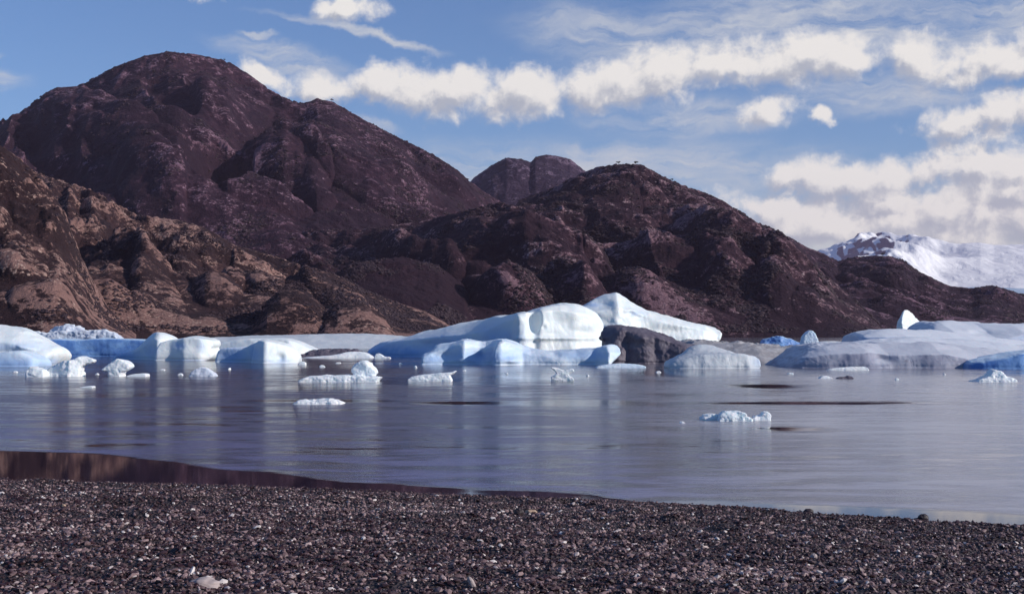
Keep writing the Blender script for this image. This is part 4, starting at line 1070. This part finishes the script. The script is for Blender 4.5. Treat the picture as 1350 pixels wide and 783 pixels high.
def cloud_group():
    g = bpy.data.node_groups.new('cloud_density', 'ShaderNodeTree')
    g.interface.new_socket('Vector', in_out='INPUT', socket_type='NodeSocketVector')
    g.interface.new_socket('Density', in_out='OUTPUT', socket_type='NodeSocketFloat')
    g.interface.new_socket('Wisp', in_out='OUTPUT', socket_type='NodeSocketFloat')
    q = NT(g); gi = q.new('NodeGroupInput'); go = q.new('NodeGroupOutput')
    v = gi.outputs[0]
    wn = q.noise(v, 1.3, 5, .62, 0, out=1)
    wv = q.vmath('ADD', v, q.vmath('MULTIPLY', q.vmath('SUBTRACT', wn, (.5, .5, .5)), (.66, .46, 0)))
    def blobs(lst, vec):
        acc = None
        for (x0, y0, rx, ry, rot) in lst:
            mp = q.new('ShaderNodeMapping', vector_type='TEXTURE')
            vi = vec
            if acc is not None:      # chained so that the shader stays within its stack
                ma = q.new('ShaderNodeVectorMath', operation='MULTIPLY_ADD')
                q.put(ma.inputs[0], acc); ma.inputs[1].default_value = (1e-7, 0, 0); q.put(ma.inputs[2], vec); vi = ma.outputs[0]
            q.put(mp.inputs[0], vi)
            mp.inputs['Location'].default_value = ((x0 - CX) / 100, (HY - y0) / 100, 0)
            mp.inputs['Rotation'].default_value = (0, 0, math.radians(rot))
            mp.inputs['Scale'].default_value = (rx / 100, ry / 100, 1e3)
            dlen = q.vmath('LENGTH', mp.outputs[0], out=1)
            r = q.math('SUBTRACT', 1.0, dlen)
            if acc is None: acc = r
            else:
                n = q.new('ShaderNodeMath', operation='SMOOTH_MAX'); q.put(n.inputs[0], acc); q.put(n.inputs[1], r); n.inputs[2].default_value = .45
                acc = n.outputs[0]
        return acc
    cum = blobs([(455, 22, 56, 24.8, 0), (430, 122, 69.4, 27.1, 0), (510, 118, 89.6, 29.3, 0), (600, 120, 117.6, 42.9, -2), (690, 128, 100.8, 45.1, 3), (780, 118, 123.2, 38.4, 8),
                 (880, 98, 100.8, 45.1, 10), (960, 90, 89.6, 40.6, 4), (1050, 88, 106.4, 40.6, 6), (1110, 92, 50.4, 38.4, 0), (1012, 154, 47, 29.3, 5), (1073, 167, 19, 14, 0),
                 (1200, 95, 60.1, 45.4, -6), (1280, 98, 83, 39, 8), (1370, 82, 93.3, 43.3, 0), (1240, 178, 72.6, 26, 14), (1310, 168, 83, 39, 4), (1400, 170, 93.3, 39, 0),
                 (1040, 240, 56, 22.6, 0), (1100, 246, 100.8, 36.1, 0), (1170, 240, 83, 32.5, 0), (1260, 228, 98.5, 34.6, -4), (1320, 240, 93.3, 39, 0), (1420, 250, 124.4, 43.3, 0),
                 (1010, 275, 84, 24.8, -6), (1080, 300, 156.8, 38.4, -8), (1220, 290, 207.4, 49.8, 0), (1400, 300, 155.6, 54.1, 0),
                 (90, 2, 160, 16.9, 0), (255, 5, 50.4, 15.8, 0), (348, 106, 35.8, 18, -25),
                 (1700, 150, 207.4, 129.8, 0), (1800, 330, 311.1, 64.9, 0), (-350, 120, 201.6, 56.4, 0), (1310, 262, 93.3, 21.6, 0), (1180, 268, 124.4, 21.6, 0), (1330, 110, 124.4, 28.1, 0),
                 (1120, -130, 369.6, 99, 5), (1300, -300, 448, 105.6, 5), (300, -230, 291.2, 79.2, -5), (800, -420, 392, 118.8, 0)], wv)
    fine = q.noise(v, 2.4, 10, .62, .25)
    big = q.noise(v, .9, 3, .5)
    dn = q.math('ADD', cum, q.math('MULTIPLY', q.math('SUBTRACT', fine, .5), 1.55))
    dn = q.math('ADD', dn, q.math('MULTIPLY', q.math('SUBTRACT', big, .5), .85))
    q.put(go.inputs[0], dn)
    # thin streaky cirrus
    sv = q.scale(wv, (.35, 1.9, 1), rot=(0, 0, math.radians(9)))
    s1 = q.noise(sv, 1.6, 6, .62, .5)
    s2 = q.noise(sv, 5.0, 4, .6, .3)
    cir = blobs([(850, 62, 200, 46, -8), (1000, 45, 280, 60, 8), (1150, 35, 280, 60, 12), (1300, 30, 220, 80, 12), (455, 48, 130, 8, -10), (520, 60, 80, 7, -12), (370, 82, 110, 16, -8), (400, 100, 80, 14, -6),
                 (10, 96, 40, 5, -3), (10, 125, 60, 18, 0), (345, 60, 30, 5, -5), (780, 208, 90, 22, -3), (930, 225, 110, 40, -10), (900, 160, 160, 30, 0), (480, 165, 60, 10, -8), (1150, 140, 160, 30, 0),
                 (1150, -300, 600, 150, 4), (700, 220, 500, 40, 0)], wv)
    cw = q.math('MULTIPLY', q.rng(cir, -.15, .75), q.rng(q.math('ADD', q.math('MULTIPLY', s1, .65), q.math('MULTIPLY', s2, .35)), .30, .70))
    q.put(go.inputs[1], cw)
    return g


cg = cloud_group()
def cd(vec):
    n = t.new('ShaderNodeGroup', node_tree=cg); t.put(n.inputs[0], vec); return n.outputs[0], n.outputs[1]
d0, wisp = cd(P0)
d1, _ = cd(t.vmath('ADD', P0, (.12, .16, 0)))
alpha = t.rng(d0, .0, .62)
lit = t.math('SUBTRACT', d0, d1)                      # positive on the side that faces the sun
shade = t.rng(t.math('ADD', t.math('MULTIPLY', lit, 1.25), t.math('MULTIPLY', d0, -.16)), -.58, .20)
# cloud radiance (relative to the final picture, before strength)
bk = t.new('ShaderNodeMapping', vector_type='TEXTURE'); t.put(bk.inputs[0], t.vmath('ADD', P0, t.vmath('MULTIPLY', t.vmath('SUBTRACT', t.noise(P0, .9, 5, .6, out=1), (.5, .5, .5)), (1.6, .8, 0))))
bk.inputs['Location'].default_value = (6.1, 1.25, 0); bk.inputs['Scale'].default_value = (3.3, .68, 1e3)
bank = t.rng(t.vmath('LENGTH', bk.outputs[0], out=1), .55, 1.05, .92, 0.0)
bcol = t.mix(t.rng(t.noise(t.scale(P0, (.5, 1.6, 1)), 1.2, 5, .6, .4), .35, .65), (.42, .46, .53), (.72, .71, .69))
ccol = t.mix(shade, (.45, .48, .55), (.90, .87, .83))
wcol = (.60, .63, .68, 1)
skc = t.vmath('MULTIPLY', sky.outputs[0], (SKYSTR * .80, SKYSTR * 1.02, SKYSTR * 1.36))
base = t.mix(t.math('MULTIPLY', wisp, .95), skc, wcol)
base = t.mix(bank, base, bcol)
allc = t.mix(t.math('MULTIPLY', alpha, .97), base, ccol)
below = t.rng(sep.outputs[2], -.02, -.001, 1.0, 0.0)
final = t.mix(below, allc, (.15, .15, .18))
# background strength is the sky strength; cloud colours are divided by it
vm = t.new('ShaderNodeVectorMath', operation='SCALE'); t.put(vm.inputs[0], final); vm.inputs['Scale'].default_value = 1 / SKYSTR
t.put(bg.inputs['Color'], vm.outputs[0]); bg.inputs['Strength'].default_value = SKYSTR
w.cycles.sampling_method = 'MANUAL'; w.cycles.sample_map_resolution = 512

# ------------------------------------------------------------------ sun
ld = bpy.data.lights.new('sun', 'SUN'); ld.energy = 4.3; ld.angle = math.radians(.5); ld.color = (1.0, .93, .85)
lo = bpy.data.objects.new('sun', ld); col.objects.link(lo)
from mathutils import Vector
sd = Vector((math.sin(SUN_AZ) * math.cos(SUN_EL), math.cos(SUN_AZ) * math.cos(SUN_EL), math.sin(SUN_EL)))
lo.rotation_euler = sd.to_track_quat('Z', 'Y').to_euler(); lo.location = (60, -40, 60)

# ------------------------------------------------------------------ camera
cam = bpy.data.cameras.new('camera'); co = bpy.data.objects.new('camera', cam); col.objects.link(co)
co.location = (0, 0, H); co.rotation_euler = (math.radians(90), 0, 0)
cam.sensor_width = 36; cam.lens = 36 * F / 1350.0
cam.shift_y = (HY - 391.5) / 1350.0
cam.clip_start = .1; cam.clip_end = 60000
scene.camera = co

scene.view_settings.view_transform = 'Standard'; scene.view_settings.look = 'None'
scene.view_settings.exposure = 0; scene.view_settings.gamma = 1; scene.view_settings.use_curve_mapping = False
scene.render.engine = 'CYCLES'
scene.cycles.max_bounces = 6; scene.cycles.volume_bounces = 0
scene.cycles.use_denoising = True
